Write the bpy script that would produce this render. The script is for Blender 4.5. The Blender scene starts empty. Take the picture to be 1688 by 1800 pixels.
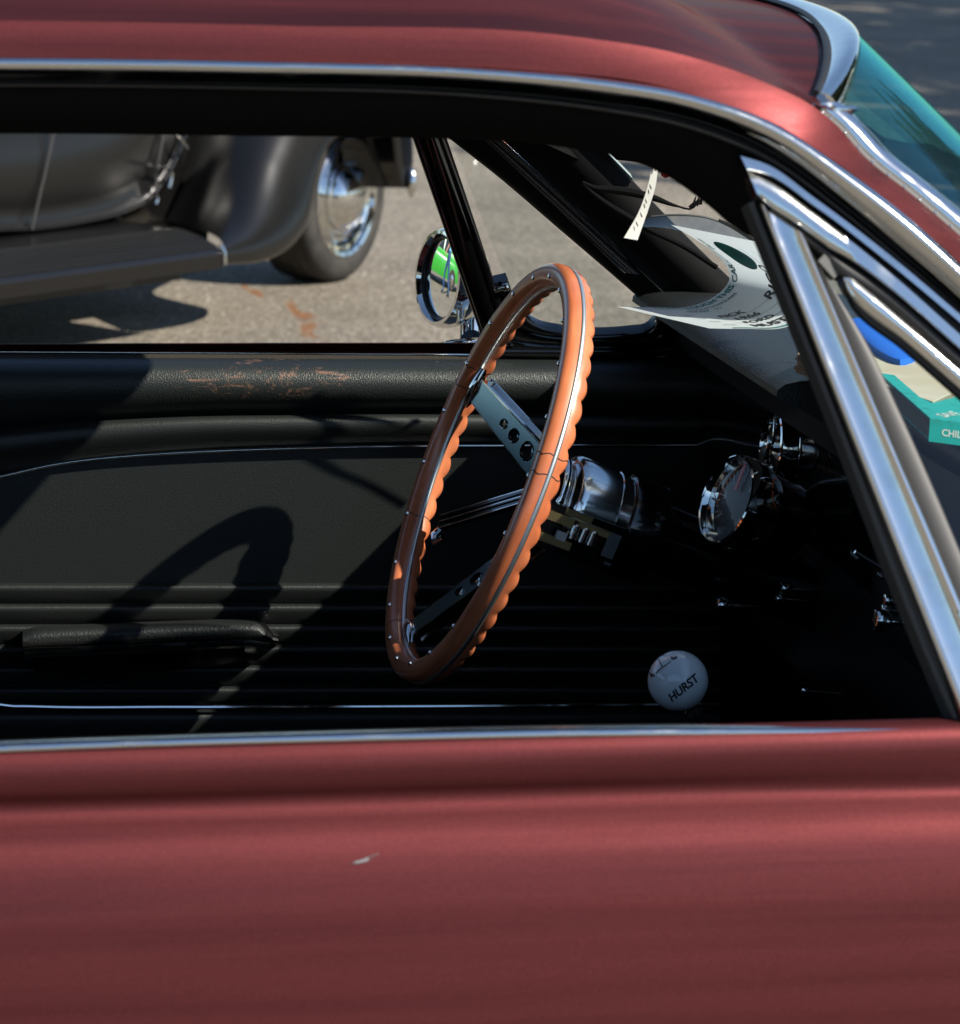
import bpy, bmesh, math, random
from mathutils import Vector as V, Matrix, noise
random.seed(7)
S = bpy.context.scene
COL = S.collection

# ------------------------------------------------------------------ camera
CP = V((-0.66616, -1.77014, 1.44414)); YAW, PIT, ROL, FPX = 0.19773, 0.21962, 0.03643, 5457.45
_f = V((math.sin(YAW)*math.cos(PIT), math.cos(YAW)*math.cos(PIT), -math.sin(PIT)))
_r0 = V((math.cos(YAW), -math.sin(YAW), 0)); _u0 = _r0.cross(_f)
_r = _r0*math.cos(ROL) + _u0*math.sin(ROL); _u = -_r0*math.sin(ROL) + _u0*math.cos(ROL)
cam = bpy.data.cameras.new('camera'); camo = bpy.data.objects.new('camera', cam); COL.objects.link(camo)
camo.matrix_world = Matrix(((_r.x, _u.x, -_f.x, CP.x), (_r.y, _u.y, -_f.y, CP.y), (_r.z, _u.z, -_f.z, CP.z), (0, 0, 0, 1)))
cam.sensor_fit = 'HORIZONTAL'; cam.sensor_width = 36; cam.lens = FPX*36/1688
cam.clip_start = 0.05; cam.clip_end = 2000
cam.dof.use_dof = True; cam.dof.focus_distance = 2.93; cam.dof.aperture_fstop = 17
S.camera = camo

# ------------------------------------------------------------------ sky, sun, exposure
SUN = V((0.64, -0.43, 0.655)).normalized()
w = bpy.data.worlds.new('World'); S.world = w; w.use_nodes = True
nt = w.node_tree; bg = nt.nodes['Background']
sky = nt.nodes.new('ShaderNodeTexSky'); sky.sky_type = 'NISHITA'; sky.sun_disc = False
sky.sun_elevation = math.asin(SUN.z); sky.sun_rotation = math.atan2(SUN.x, SUN.y)
sky.air_density = 1.0; sky.dust_density = 0.3; sky.ozone_density = 2.5; sky.altitude = 300
nt.links.new(sky.outputs[0], bg.inputs[0]); bg.inputs[1].default_value = 0.095
sl = bpy.data.lights.new('sun', 'SUN'); sl.energy = 5.0; sl.angle = math.radians(0.53); sl.color = (1.0, 0.93, 0.83)
so = bpy.data.objects.new('sun', sl); COL.objects.link(so)
so.rotation_euler = (-SUN).to_track_quat('-Z', 'Y').to_euler(); so.location = (3, -5, 6)
S.view_settings.view_transform = 'Standard'; S.view_settings.look = 'None'
S.view_settings.exposure = 0.76; S.view_settings.gamma = 1.0; S.view_settings.use_curve_mapping = False
S.render.engine = 'CYCLES'
S.cycles.use_denoising = True
S.cycles.max_bounces = 10; S.cycles.transparent_max_bounces = 16; S.cycles.glossy_bounces = 6
S.cycles.caustics_reflective = False; S.cycles.caustics_refractive = False

# ------------------------------------------------------------------ helpers: surveying
def ray(x, y): return _f + _r*((x-844)/FPX) + _u*((900-y)/FPX)
def UY(x, y, Y): d = ray(x, y); return CP + d*((Y-CP.y)/d.y)
def UZ(x, y, Z): d = ray(x, y); return CP + d*((Z-CP.z)/d.z)
def UP(x, y, O, n): d = ray(x, y); return CP + d*((V(O)-CP).dot(n)/d.dot(n))
TH = 0.343
NN = V((0, -1, TH)).normalized()          # outward normal of the near window side
NF = V((0, 1, TH)).normalized()           # outward normal of the far window side
def NP(x, y, off=0.0): return UP(x, y, (0, off, .9), NN)
def FP(x, y, off=0.0): return UP(x, y, (0, 1.4+off, .9), NF)

def cr(pts, n):
    """Catmull-Rom through pts, n samples, roughly even by length"""
    P = [V(p) for p in pts]; out = []
    L = [0]
    for a, b in zip(P, P[1:]): L.append(L[-1]+(b-a).length)
    for i in range(n):
        s = L[-1]*i/(n-1); k = 0
        while k < len(P)-2 and L[k+1] < s: k += 1
        t = (s-L[k])/max(1e-9, L[k+1]-L[k])
        p1, p2 = P[k], P[k+1]
        p0 = P[k-1] if k else p1*2-p2
        p3 = P[k+2] if k+2 < len(P) else p2*2-p1
        # centripetal-like tangents scaled by neighbouring lengths
        l1 = (p2-p1).length; l0 = max(1e-9, (p1-p0).length); l2 = max(1e-9, (p3-p2).length)
        m1 = ((p2-p1)/l1*l0 + (p1-p0)/l0*l1)/(l0+l1)*l1
        m2 = ((p3-p2)/l2*l1 + (p2-p1)/l1*l2)/(l1+l2)*l1
        t2, t3 = t*t, t*t*t
        out.append(p1*(2*t3-3*t2+1)+m1*(t3-2*t2+t)+p2*(-2*t3+3*t2)+m2*(t3-t2))
    return out
def cr2(pts, n): return [(p.x, p.y) for p in cr([V((a, b, 0)) for a, b in pts], n)]
def line(a, b, n): return [a+(b-a)*(i/(n-1)) for i in range(n)]
def sm(a, b, x): t = min(1, max(0, (x-a)/(b-a))); return t*t*(3-2*t)
def interp(xs, ys, x):
    if x <= xs[0]: return ys[0]+(ys[1]-ys[0])*(x-xs[0])/(xs[1]-xs[0])
    for i in range(len(xs)-1):
        if x <= xs[i+1]: return ys[i]+(ys[i+1]-ys[i])*(x-xs[i])/(xs[i+1]-xs[i])
    return ys[-1]+(ys[-1]-ys[-2])*(x-xs[-1])/(xs[-1]-xs[-2])

# ------------------------------------------------------------------ helpers: objects
def par(o, p):
    if p is not None:
        o.parent = p
        o.matrix_parent_inverse = Matrix.Translation(p.location).inverted() if p.type == 'EMPTY' else Matrix()
def tag(o, label=None, cat=None, group=None, kind=None):
    if label: o['label'] = label
    if cat: o['category'] = cat
    if group: o['group'] = group
    if kind: o['kind'] = kind
    return o
def empty(name, loc, parent=None):
    o = bpy.data.objects.new(name, None); COL.objects.link(o); o.location = loc; o.empty_display_size = .05
    par(o, parent); return o
def mk(name, verts, faces, mat, parent=None, smooth=True, angle=40):
    me = bpy.data.meshes.new(name); me.from_pydata([tuple(v) for v in verts], [], faces); me.update()
    bm = bmesh.new(); bm.from_mesh(me)
    bmesh.ops.remove_doubles(bm, verts=bm.verts, dist=1e-6)
    bmesh.ops.recalc_face_normals(bm, faces=bm.faces)
    bm.to_mesh(me); bm.free()
    if smooth:
        me.shade_smooth()
        try: me.set_sharp_from_angle(angle=math.radians(angle))
        except Exception: pass
    for m in (mat if isinstance(mat, (list, tuple)) else [mat]): me.materials.append(m)
    o = bpy.data.objects.new(name, me); COL.objects.link(o); par(o, parent); return o
class MB:
    """collects pieces of ONE part"""
    def __init__(s): s.v = []; s.f = []
    def add(s, v, f):
        k = len(s.v); s.v += [V(x) for x in v]; s.f += [tuple(i+k for i in q) for q in f]; return s
    def build(s, name, mat, parent=None, smooth=True, angle=40): return mk(name, s.v, s.f, mat, parent, smooth, angle)
def gridf(nu, nv, closeu=False, closev=False):
    F = []
    for i in range(nu if closeu else nu-1):
        for j in range(nv if closev else nv-1):
            a = i*nv+j; b = i*nv+(j+1) % nv; c = ((i+1) % nu)*nv+(j+1) % nv; d = ((i+1) % nu)*nv+j
            F.append((a, b, c, d))
    return F
def grid(rows, closeu=False, closev=False):
    v = [p for r in rows for p in r]; return v, gridf(len(rows), len(rows[0]), closeu, closev)
def loft(rows, caps=True, closeu=False):
    """rows of closed rings"""
    v, f = grid(rows, closeu, True); n = len(rows[0])
    if caps and not closeu: f = f+[tuple(range(n)), tuple(range(len(v)-n, len(v)))]
    return v, f
def tubev(path, r, n=10, caps=True):
    P = [V(p) for p in path]; rows = []; up = None
    for i, p in enumerate(P):
        t = (P[min(i+1, len(P)-1)]-P[max(i-1, 0)]).normalized()
        if up is None: up = t.cross(V((0, 0, 1)) if abs(t.z) < .9 else V((1, 0, 0))).normalized()
        up = (up-t*up.dot(t)).normalized(); w2 = t.cross(up)
        rr = r[i] if isinstance(r, (list, tuple)) else r
        rows.append([p+(up*math.cos(2*math.pi*k/n)+w2*math.sin(2*math.pi*k/n))*rr for k in range(n)])
    return loft(rows, caps)
def frame(axis):
    a = V(axis).normalized(); x = a.cross(V((0, 0, 1)) if abs(a.z) < .95 else V((1, 0, 0))).normalized()
    return a, x, a.cross(x)
def lathev(o, axis, prof, n=32, caps=True):
    """prof: list of (distance along axis, radius)"""
    a, x, y = frame(axis); o = V(o)
    return loft([[o+a*d+(x*math.cos(2*math.pi*k/n)+y*math.sin(2*math.pi*k/n))*r for k in range(n)] for d, r in prof], caps)
def boxv(c, ax, ay, az, hx, hy, hz):
    c = V(c); ax, ay, az = V(ax), V(ay), V(az)
    v = [c+ax*(hx*i)+ay*(hy*j)+az*(hz*k) for i in (-1, 1) for j in (-1, 1) for k in (-1, 1)]
    return v, [(0, 1, 3, 2), (4, 6, 7, 5), (0, 4, 5, 1), (2, 3, 7, 6), (0, 2, 6, 4), (1, 5, 7, 3)]
def bevel(o, w, seg=2):
    m = o.modifiers.new('bevel', 'BEVEL'); m.width = w; m.segments = seg; m.limit_method = 'ANGLE'; m.angle_limit = math.radians(35)
    return o
ROUND = [(0, 0), (.06, .48), (.14, .7), (.26, .88), (.4, .98), (.5, 1), (.6, .98), (.74, .88), (.86, .7), (.94, .48), (1, 0)]
FLAT = [(0, 0), (.04, .7), (.1, 1), (.5, 1.06), (.9, 1), (.96, .7), (1, 0)]
def bandv(A, B, N, bulge, depth, prof=ROUND):
    """strip between 3D curves A and B: moulded face on side N, a closed back at -N*depth"""
    rows = []
    for a, b in zip(A, B):
        n = N if isinstance(N, V) else N(a)
        rows.append([a+(b-a)*t+n*(bulge*h) for t, h in prof]+[b-n*depth, a-n*depth])
    return loft(rows)
def band(name, A, B, N, bulge, depth, mat, parent, prof=ROUND, angle=50):
    v, f = bandv(A, B, N, bulge, depth, prof); return mk(name, v, f, mat, parent, True, angle)
def npb(name, ea, eb, n, off, bulge, depth, mat, parent, prof=ROUND, P=NP, N=NN):
    A = [P(x, y, off) for x, y in cr2(ea, n)]; B = [P(x, y, off) for x, y in cr2(eb, n)]
    return band(name, A, B, N, bulge, depth, mat, parent, prof)
_txt = {}
def textv(s, size=1.0, shear=0.0, bold=0.0, sub=0):
    """flat text as (verts2d, faces), left aligned on the baseline"""
    k = (s, size, shear, bold, sub)
    if k in _txt: return _txt[k]
    c = bpy.data.curves.new('t', 'FONT'); c.body = s; c.size = size; c.shear = shear; c.offset = bold; c.resolution_u = 3
    o = bpy.data.objects.new('t', c); COL.objects.link(o)
    bpy.context.view_layer.update()
    me = bpy.data.meshes.new_from_object(o.evaluated_get(bpy.context.evaluated_depsgraph_get()))
    bpy.data.objects.remove(o); bpy.data.curves.remove(c)
    bm = bmesh.new(); bm.from_mesh(me); bmesh.ops.triangulate(bm, faces=bm.faces)
    if sub: bmesh.ops.subdivide_edges(bm, edges=[e for e in bm.edges if e.calc_length() > size*.12], cuts=sub)
    bm.to_mesh(me); bm.free()
    r = ([(v.co.x, v.co.y) for v in me.vertices], [tuple(p.vertices) for p in me.polygons]); bpy.data.meshes.remove(me)
    _txt[k] = r; return r
def letter(mb, s, fn, x0, y0, size, shear=0.0, bold=0.0, rot=0.0, center=False):
    v, f = textv(s, size, shear, bold)
    w2 = max(p[0] for p in v)/2 if center else 0
    c, q = math.cos(rot), math.sin(rot)
    mb.add([fn(x0+(a-w2)*c-b*q, y0+(a-w2)*q+b*c) for a, b in v], f)

# ------------------------------------------------------------------ materials
def mat(name, col, rough=.5, metal=0.0, coat=0.0, coatr=.05, spec=.5, ior=None, bump=None, var=None, emit=None):
    m = bpy.data.materials.new(name); m.use_nodes = True; t = m.node_tree; b = t.nodes['Principled BSDF']
    b.inputs['Base Color'].default_value = (*col, 1); b.inputs['Roughness'].default_value = rough
    b.inputs['Metallic'].default_value = metal; b.inputs['Coat Weight'].default_value = coat
    b.inputs['Coat Roughness'].default_value = coatr; b.inputs['Specular IOR Level'].default_value = spec
    if ior: b.inputs['IOR'].default_value = ior
    tc = t.nodes.new('ShaderNodeTexCoord')
    if bump:      # (scale, strength, distance, type)
        sc, st, di, ty = bump
        n = t.nodes.new('ShaderNodeTexVoronoi' if ty == 'v' else 'ShaderNodeTexNoise'); n.inputs['Scale'].default_value = sc
        if ty == 'n': n.inputs['Detail'].default_value = 4
        t.links.new(tc.outputs['Object'], n.inputs['Vector'])
        bp = t.nodes.new('ShaderNodeBump'); bp.inputs['Strength'].default_value = st; bp.inputs['Distance'].default_value = di
        t.links.new(n.outputs[0], bp.inputs['Height']); t.links.new(bp.outputs[0], b.inputs['Normal'])
    if var:       # (scale, colour2, lo, hi, roughness2)
        sc, c2, lo, hi, r2 = var
        n = t.nodes.new('ShaderNodeTexNoise'); n.inputs['Scale'].default_value = sc; n.inputs['Detail'].default_value = 6
        t.links.new(tc.outputs['Object'], n.inputs['Vector'])
        mr = t.nodes.new('ShaderNodeMapRange'); mr.inputs[1].default_value = lo; mr.inputs[2].default_value = hi
        t.links.new(n.outputs[0], mr.inputs[0])
        mx = t.nodes.new('ShaderNodeMix'); mx.data_type = 'RGBA'; mx.inputs[6].default_value = (*col, 1); mx.inputs[7].default_value = (*c2, 1)
        t.links.new(mr.outputs[0], mx.inputs[0]); t.links.new(mx.outputs[2], b.inputs['Base Color'])
        if r2 is not None:
            m2 = t.nodes.new('ShaderNodeMapRange'); m2.inputs[3].default_value = rough; m2.inputs[4].default_value = r2
            t.links.new(mr.outputs[0], m2.inputs[0]); t.links.new(m2.outputs[0], b.inputs['Roughness'])
    return m
def N(t, ty, **kw):
    n = t.nodes.new(ty)
    for k, v in kw.items(): setattr(n, k, v)
    return n

def paint_material(name, col, streak):
    m = mat(name, col, rough=.56, metal=.8, coat=.08, coatr=.08)
    m.node_tree.nodes['Principled BSDF'].inputs['Specular Tint'].default_value = (.08, .015, .018, 1)
    t = m.node_tree; b = t.nodes['Principled BSDF']; tc = t.nodes['Texture Coordinate']
    fl = N(t, 'ShaderNodeTexVoronoi'); fl.inputs['Scale'].default_value = 900
    t.links.new(tc.outputs['Object'], fl.inputs['Vector'])
    # long faint polishing swirls that run along the body
    mp = N(t, 'ShaderNodeMapping'); mp.inputs['Scale'].default_value = (1.6, 22, 46)
    t.links.new(tc.outputs['Object'], mp.inputs['Vector'])
    n1 = N(t, 'ShaderNodeTexNoise'); n1.inputs['Scale'].default_value = 1.0; n1.inputs['Detail'].default_value = 5
    t.links.new(mp.outputs[0], n1.inputs['Vector'])
    mr = N(t, 'ShaderNodeMapRange'); mr.inputs[1].default_value = .3; mr.inputs[2].default_value = .7
    mr.inputs[3].default_value = .38; mr.inputs[4].default_value = .70
    t.links.new(n1.outputs[0], mr.inputs[0]); t.links.new(mr.outputs[0], b.inputs['Roughness'])
    n2 = N(t, 'ShaderNodeTexNoise'); n2.inputs['Scale'].default_value = 5; n2.inputs['Detail'].default_value = 3
    t.links.new(tc.outputs['Object'], n2.inputs['Vector'])
    hs = N(t, 'ShaderNodeHueSaturation'); hs.inputs['Color'].default_value = (*col, 1)
    ma = N(t, 'ShaderNodeMath', operation='MULTIPLY_ADD'); ma.inputs[1].default_value = .25; ma.inputs[2].default_value = .87
    t.links.new(fl.outputs['Color'], ma.inputs[0]); t.links.new(ma.outputs[0], hs.inputs['Value'])
    t.links.new(hs.outputs[0], b.inputs['Base Color'])
    bp = N(t, 'ShaderNodeBump'); bp.inputs['Strength'].default_value = streak; bp.inputs['Distance'].default_value = .004
    t.links.new(n1.outputs[0], bp.inputs['Height'])
    t.links.new(bp.outputs[0], b.inputs['Normal']); t.links.new(bp.outputs[0], b.inputs['Coat Normal'])
    return m
M = {}
M['paint'] = paint_material('maroon_metallic_paint', (.118, .029, .030), .10)
M['chrome'] = mat('chrome', (.70, .70, .68), .05, 1.0, var=(60, (.6, .6, .58), .5, .75, .16))
M['steel'] = mat('stainless_trim', (.62, .63, .62), .12, 1.0, bump=(260, .05, .001, 'n'), var=(35, (.5, .51, .5), .5, .75, .3))
M['brushed'] = mat('brushed_spoke_steel', (.28, .40, .44), .2, 1.0)
M['inlay'] = mat('aluminium_inlay', (.85, .85, .84), .42, 1.0)
M['dullchrome'] = mat('dull_pitted_chrome', (.6, .6, .58), .16, 1.0, var=(120, (.25, .23, .2), .52, .62, .5))
M['rubber'] = mat('black_rubber', (.008, .008, .008), .55, bump=(300, .1, .001, 'n'))
M['rubberg'] = mat('grey_rubber', (.045, .043, .04), .5)
M['black'] = mat('black_gloss_enamel', (.003, .003, .0035), .14, coat=.4)
M['satin'] = mat('black_satin', (.009, .009, .009), .42)
M['carpet'] = mat('black_carpet', (.006, .006, .006), .95, spec=.1)
M['vinyl'] = mat('black_vinyl', (.0125, .014, .0135), .42, bump=(800, .3, .0008, 'v'))
M['vinylt'] = mat('black_vinyl_dash', (.010, .011, .011), .5, bump=(380, .3, .0012, 'v'))
M['matte'] = mat('matte_black_rubber', (.004, .004, .004), .9, spec=.1)
M['liner'] = mat('black_headliner', (.0035, .0035, .0035), .8, spec=.15)
M['wood'] = mat('orange_woodgrain', (.80, .235, .10), .32, coat=.5, coatr=.12, var=(18, (.66, .165, .065), .4, .7, None))
_t = M['wood'].node_tree; _b = _t.nodes['Principled BSDF']; _a = _t.nodes.new('ShaderNodeVertexColor'); _a.layer_name = 'grain'
_l = _b.inputs['Base Color'].links[0].from_socket; _x = _t.nodes.new('ShaderNodeMix'); _x.data_type = 'RGBA'; _x.blend_type = 'MULTIPLY'
_rg = _t.nodes.new('ShaderNodeMapRange'); _rg.inputs[3].default_value = .62; _rg.inputs[4].default_value = 1.1; _t.links.new(_a.outputs[0], _rg.inputs[0])
_x.inputs[0].default_value = 1; _t.links.new(_l, _x.inputs[6]); _t.links.new(_rg.outputs[0], _x.inputs[7]); _t.links.new(_x.outputs[2], _b.inputs['Base Color'])
M['wooddark'] = mat('crack', (.02, .008, .005), .7)
M['white'] = mat('white_knob', (.84, .87, .86), .08, coat=.6)
M['ink'] = mat('black_ink', (.006, .006, .008), .6)
M['tealink'] = mat('teal_ink', (.0, .13, .12), .6)
M['paper'] = mat('white_card', (.72, .76, .77), .55)
_t = M['paper'].node_tree; _b = _t.nodes['Principled BSDF']; _o = [n for n in _t.nodes if n.type == 'OUTPUT_MATERIAL'][0]
_tl = _t.nodes.new('ShaderNodeBsdfTranslucent'); _tl.inputs[0].default_value = (.75, .8, .82, 1); _m = _t.nodes.new('ShaderNodeMixShader'); _m.inputs[0].default_value = .4
_t.links.new(_b.outputs[0], _m.inputs[1]); _t.links.new(_tl.outputs[0], _m.inputs[2]); _t.links.new(_m.outputs[0], _o.inputs[0])
M['tyre'] = mat('tyre_rubber', (.02, .019, .017), .7, bump=(90, .15, .003, 'n'), var=(14, (.04, .037, .032), .45, .7, .8))
M['brass'] = mat('aged_brass', (.62, .47, .22), .38, 1.0)
M['glass_dark'] = mat('dial_black', (.006, .007, .007), .08, coat=1)
M['skin'] = mat('skin', (.42, .22, .15), .55)

def glass(name, tint, body, fres):
    m = bpy.data.materials.new(name); m.use_nodes = True; t = m.node_tree; t.nodes.clear()
    o = N(t, 'ShaderNodeOutputMaterial'); mx = N(t, 'ShaderNodeMixShader')
    tr = N(t, 'ShaderNodeBsdfTransparent'); tr.inputs[0].default_value = (*tint, 1)
    gl = N(t, 'ShaderNodeBsdfGlossy'); gl.inputs[0].default_value = (*body, 1); gl.inputs[1].default_value = .015
    lw = N(t, 'ShaderNodeLayerWeight'); lw.inputs[0].default_value = .5
    pw = N(t, 'ShaderNodeMath', operation='POWER'); pw.inputs[1].default_value = 5; t.links.new(lw.outputs['Facing'], pw.inputs[0])
    f0 = ((fres-1)/(fres+1))**2
    fr = N(t, 'ShaderNodeMath', operation='MULTIPLY_ADD'); fr.inputs[1].default_value = 1-f0; fr.inputs[2].default_value = f0; t.links.new(pw.outputs[0], fr.inputs[0])
    t.links.new(fr.outputs[0], mx.inputs[0]); t.links.new(tr.outputs[0], mx.inputs[1]); t.links.new(gl.outputs[0], mx.inputs[2])
    t.links.new(mx.outputs[0], o.inputs[0]); return m
M['glass'] = glass('window_glass', (.86, .9, .89), (1, 1, 1), 1.45)
M['wglass'] = glass('windshield_glass', (.86, .92, .90), (.16, .68, .75), 1.55)  # teal of the reflected sky is put into the gloss colour

# leather: grain with worn-through scratches on the driver's arm rest roll
def worn_vinyl():
    m = mat('worn_black_vinyl', (.016, .018, .017), .40, bump=(700, .38, .0009, 'v')); t = m.node_tree
    b = t.nodes['Principled BSDF']; tc = t.nodes['Texture Coordinate']
    n1 = N(t, 'ShaderNodeTexNoise'); n1.inputs['Scale'].default_value = 75; n1.inputs['Detail'].default_value = 12; n1.inputs['Roughness'].default_value = .85
    t.links.new(tc.outputs['Object'], n1.inputs['Vector'])
    mp = N(t, 'ShaderNodeMapping'); mp.inputs['Rotation'].default_value = (0, .5, 0); mp.inputs['Scale'].default_value = (25, 25, 220)
    t.links.new(tc.outputs['Object'], mp.inputs['Vector'])
    n2 = N(t, 'ShaderNodeTexNoise'); n2.inputs['Scale'].default_value = 1; n2.inputs['Detail'].default_value = 6
    t.links.new(mp.outputs[0], n2.inputs['Vector'])
    mxn = N(t, 'ShaderNodeMath', operation='MAXIMUM'); 
    a2 = N(t, 'ShaderNodeMath', operation='MULTIPLY'); a2.inputs[1].default_value = .93
    t.links.new(n2.outputs[0], a2.inputs[0]); t.links.new(n1.outputs[0], mxn.inputs[0]); t.links.new(a2.outputs[0], mxn.inputs[1])
    # the patch of wear: an ellipse where the elbow rests
    sx = N(t, 'ShaderNodeSeparateXYZ'); t.links.new(tc.outputs['Object'], sx.inputs[0])
    def axis(o, c, r):
        s = N(t, 'ShaderNodeMath', operation='SUBTRACT'); s.inputs[1].default_value = c; t.links.new(sx.outputs[o], s.inputs[0])
        d = N(t, 'ShaderNodeMath', operation='DIVIDE'); d.inputs[1].default_value = r; t.links.new(s.outputs[0], d.inputs[0])
        p = N(t, 'ShaderNodeMath', operation='MULTIPLY'); t.links.new(d.outputs[0], p.inputs[0]); t.links.new(d.outputs[0], p.inputs[1]); return p
    ax, az = axis(0, -.275, .15), axis(2, .873, .03)
    ad = N(t, 'ShaderNodeMath', operation='ADD'); t.links.new(ax.outputs[0], ad.inputs[0]); t.links.new(az.outputs[0], ad.inputs[1])
    mr = N(t, 'ShaderNodeMapRange'); mr.inputs[1].default_value = 1.2; mr.inputs[2].default_value = 0; mr.inputs[3].default_value = 0; mr.inputs[4].default_value = .2
    t.links.new(ad.outputs[0], mr.inputs[0])
    sm_ = N(t, 'ShaderNodeMath', operation='ADD'); t.links.new(mxn.outputs[0], sm_.inputs[0]); t.links.new(mr.outputs[0], sm_.inputs[1])
    th = N(t, 'ShaderNodeMapRange'); th.inputs[1].default_value = .722; th.inputs[2].default_value = .785
    t.links.new(sm_.outputs[0], th.inputs[0])
    mx = N(t, 'ShaderNodeMix', data_type='RGBA'); mx.inputs[6].default_value = (.016, .0185, .0175, 1); mx.inputs[7].default_value = (.17, .085, .055, 1)
    t.links.new(th.outputs[0], mx.inputs[0]); t.links.new(mx.outputs[2], b.inputs['Base Color'])
    return m
M['worn'] = worn_vinyl()

def asphalt_material():
    m = mat('asphalt', (.13, .115, .1), .9, spec=.25); t = m.node_tree; b = t.nodes['Principled BSDF']; tc = t.nodes['Texture Coordinate']
    def no(sc, det):
        n = N(t, 'ShaderNodeTexNoise'); n.inputs['Scale'].default_value = sc; n.inputs['Detail'].default_value = det
        t.links.new(tc.outputs['Object'], n.inputs['Vector']); return n
    vo = N(t, 'ShaderNodeTexVoronoi'); vo.inputs['Scale'].default_value = 95; t.links.new(tc.outputs['Object'], vo.inputs['Vector'])
    bw = N(t, 'ShaderNodeRGBToBW'); t.links.new(vo.outputs['Color'], bw.inputs[0])
    r1 = N(t, 'ShaderNodeValToRGB'); e = r1.color_ramp.elements
    e[0].position = .15; e[0].color = (.115, .100, .078, 1); e[1].position = .78; e[1].color = (.25, .220, .172, 1)
    k = r1.color_ramp.elements.new(.9); k.color = (.33, .29, .24, 1); k = r1.color_ramp.elements.new(.97); k.color = (.6, .54, .46, 1)
    t.links.new(bw.outputs[0], r1.inputs[0])
    n2 = no(1.3, 5); mr = N(t, 'ShaderNodeMapRange'); mr.inputs[1].default_value = .3; mr.inputs[2].default_value = .7; mr.inputs[3].default_value = .78; mr.inputs[4].default_value = 1.15
    t.links.new(n2.outputs[0], mr.inputs[0])
    mu = N(t, 'ShaderNodeMix', data_type='RGBA', blend_type='MULTIPLY'); mu.inputs[0].default_value = 1
    t.links.new(r1.outputs[0], mu.inputs[6]); t.links.new(mr.outputs[0], mu.inputs[7])
    # rusty stain along a crack
    smp = N(t, 'ShaderNodeMapping'); smp.inputs['Scale'].default_value = (1, .22, 1); t.links.new(tc.outputs['Object'], smp.inputs[0])
    n3 = N(t, 'ShaderNodeTexNoise'); n3.inputs['Scale'].default_value = 20; n3.inputs['Detail'].default_value = 6; t.links.new(smp.outputs[0], n3.inputs['Vector']); last = None
    pts = [(430, 503), (448, 515), (512, 540), (530, 556), (545, 572), (556, 592), (566, 606)]
    for i, (x, y) in enumerate(pts):
        p = UZ(x, y, 0); di = N(t, 'ShaderNodeVectorMath', operation='DISTANCE'); di.inputs[1].default_value = (p.x, p.y*.22, 0)
        t.links.new(smp.outputs[0], di.inputs[0])
        sc = N(t, 'ShaderNodeMath', operation='MULTIPLY'); sc.inputs[1].default_value = 1/[.022, .026, .03, .036, .036, .03, .022][i]; t.links.new(di.outputs['Value'], sc.inputs[0])
        if last is None: last = sc
        else:
            mi = N(t, 'ShaderNodeMath', operation='MINIMUM'); t.links.new(last.outputs[0], mi.inputs[0]); t.links.new(sc.outputs[0], mi.inputs[1]); last = mi
    ad = N(t, 'ShaderNodeMath', operation='MULTIPLY_ADD'); ad.inputs[1].default_value = 4.0; ad.inputs[2].default_value = -1.9
    t.links.new(n3.outputs[0], ad.inputs[0])
    sb = N(t, 'ShaderNodeMath', operation='SUBTRACT'); t.links.new(ad.outputs[0], sb.inputs[0]); t.links.new(last.outputs[0], sb.inputs[1])
    m3 = N(t, 'ShaderNodeMapRange'); m3.inputs[1].default_value = -.75; m3.inputs[2].default_value = -.2; m3.inputs[4].default_value = .9
    t.links.new(sb.outputs[0], m3.inputs[0])
    mx = N(t, 'ShaderNodeMix', data_type='RGBA'); mx.inputs[7].default_value = (.19, .085, .034, 1)
    t.links.new(m3.outputs[0], mx.inputs[0]); t.links.new(mu.outputs[2], mx.inputs[6]); t.links.new(mx.outputs[2], b.inputs['Base Color'])
    bp = N(t, 'ShaderNodeBump'); bp.inputs['Strength'].default_value = .5; bp.inputs['Distance'].default_value = .006
    t.links.new(vo.outputs['Distance'], bp.inputs['Height']); t.links.new(bp.outputs[0], b.inputs['Normal'])
    return m
M['asphalt'] = asphalt_material()

# ------------------------------------------------------------------ setting
g = mk('ground', [(-400, -400, 0), (400, -400, 0), (400, 400, 0), (-400, 400, 0)], [(0, 1, 2, 3)], M['asphalt'], None, False)
tag(g, 'grey asphalt of the car park', kind='structure')

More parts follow.
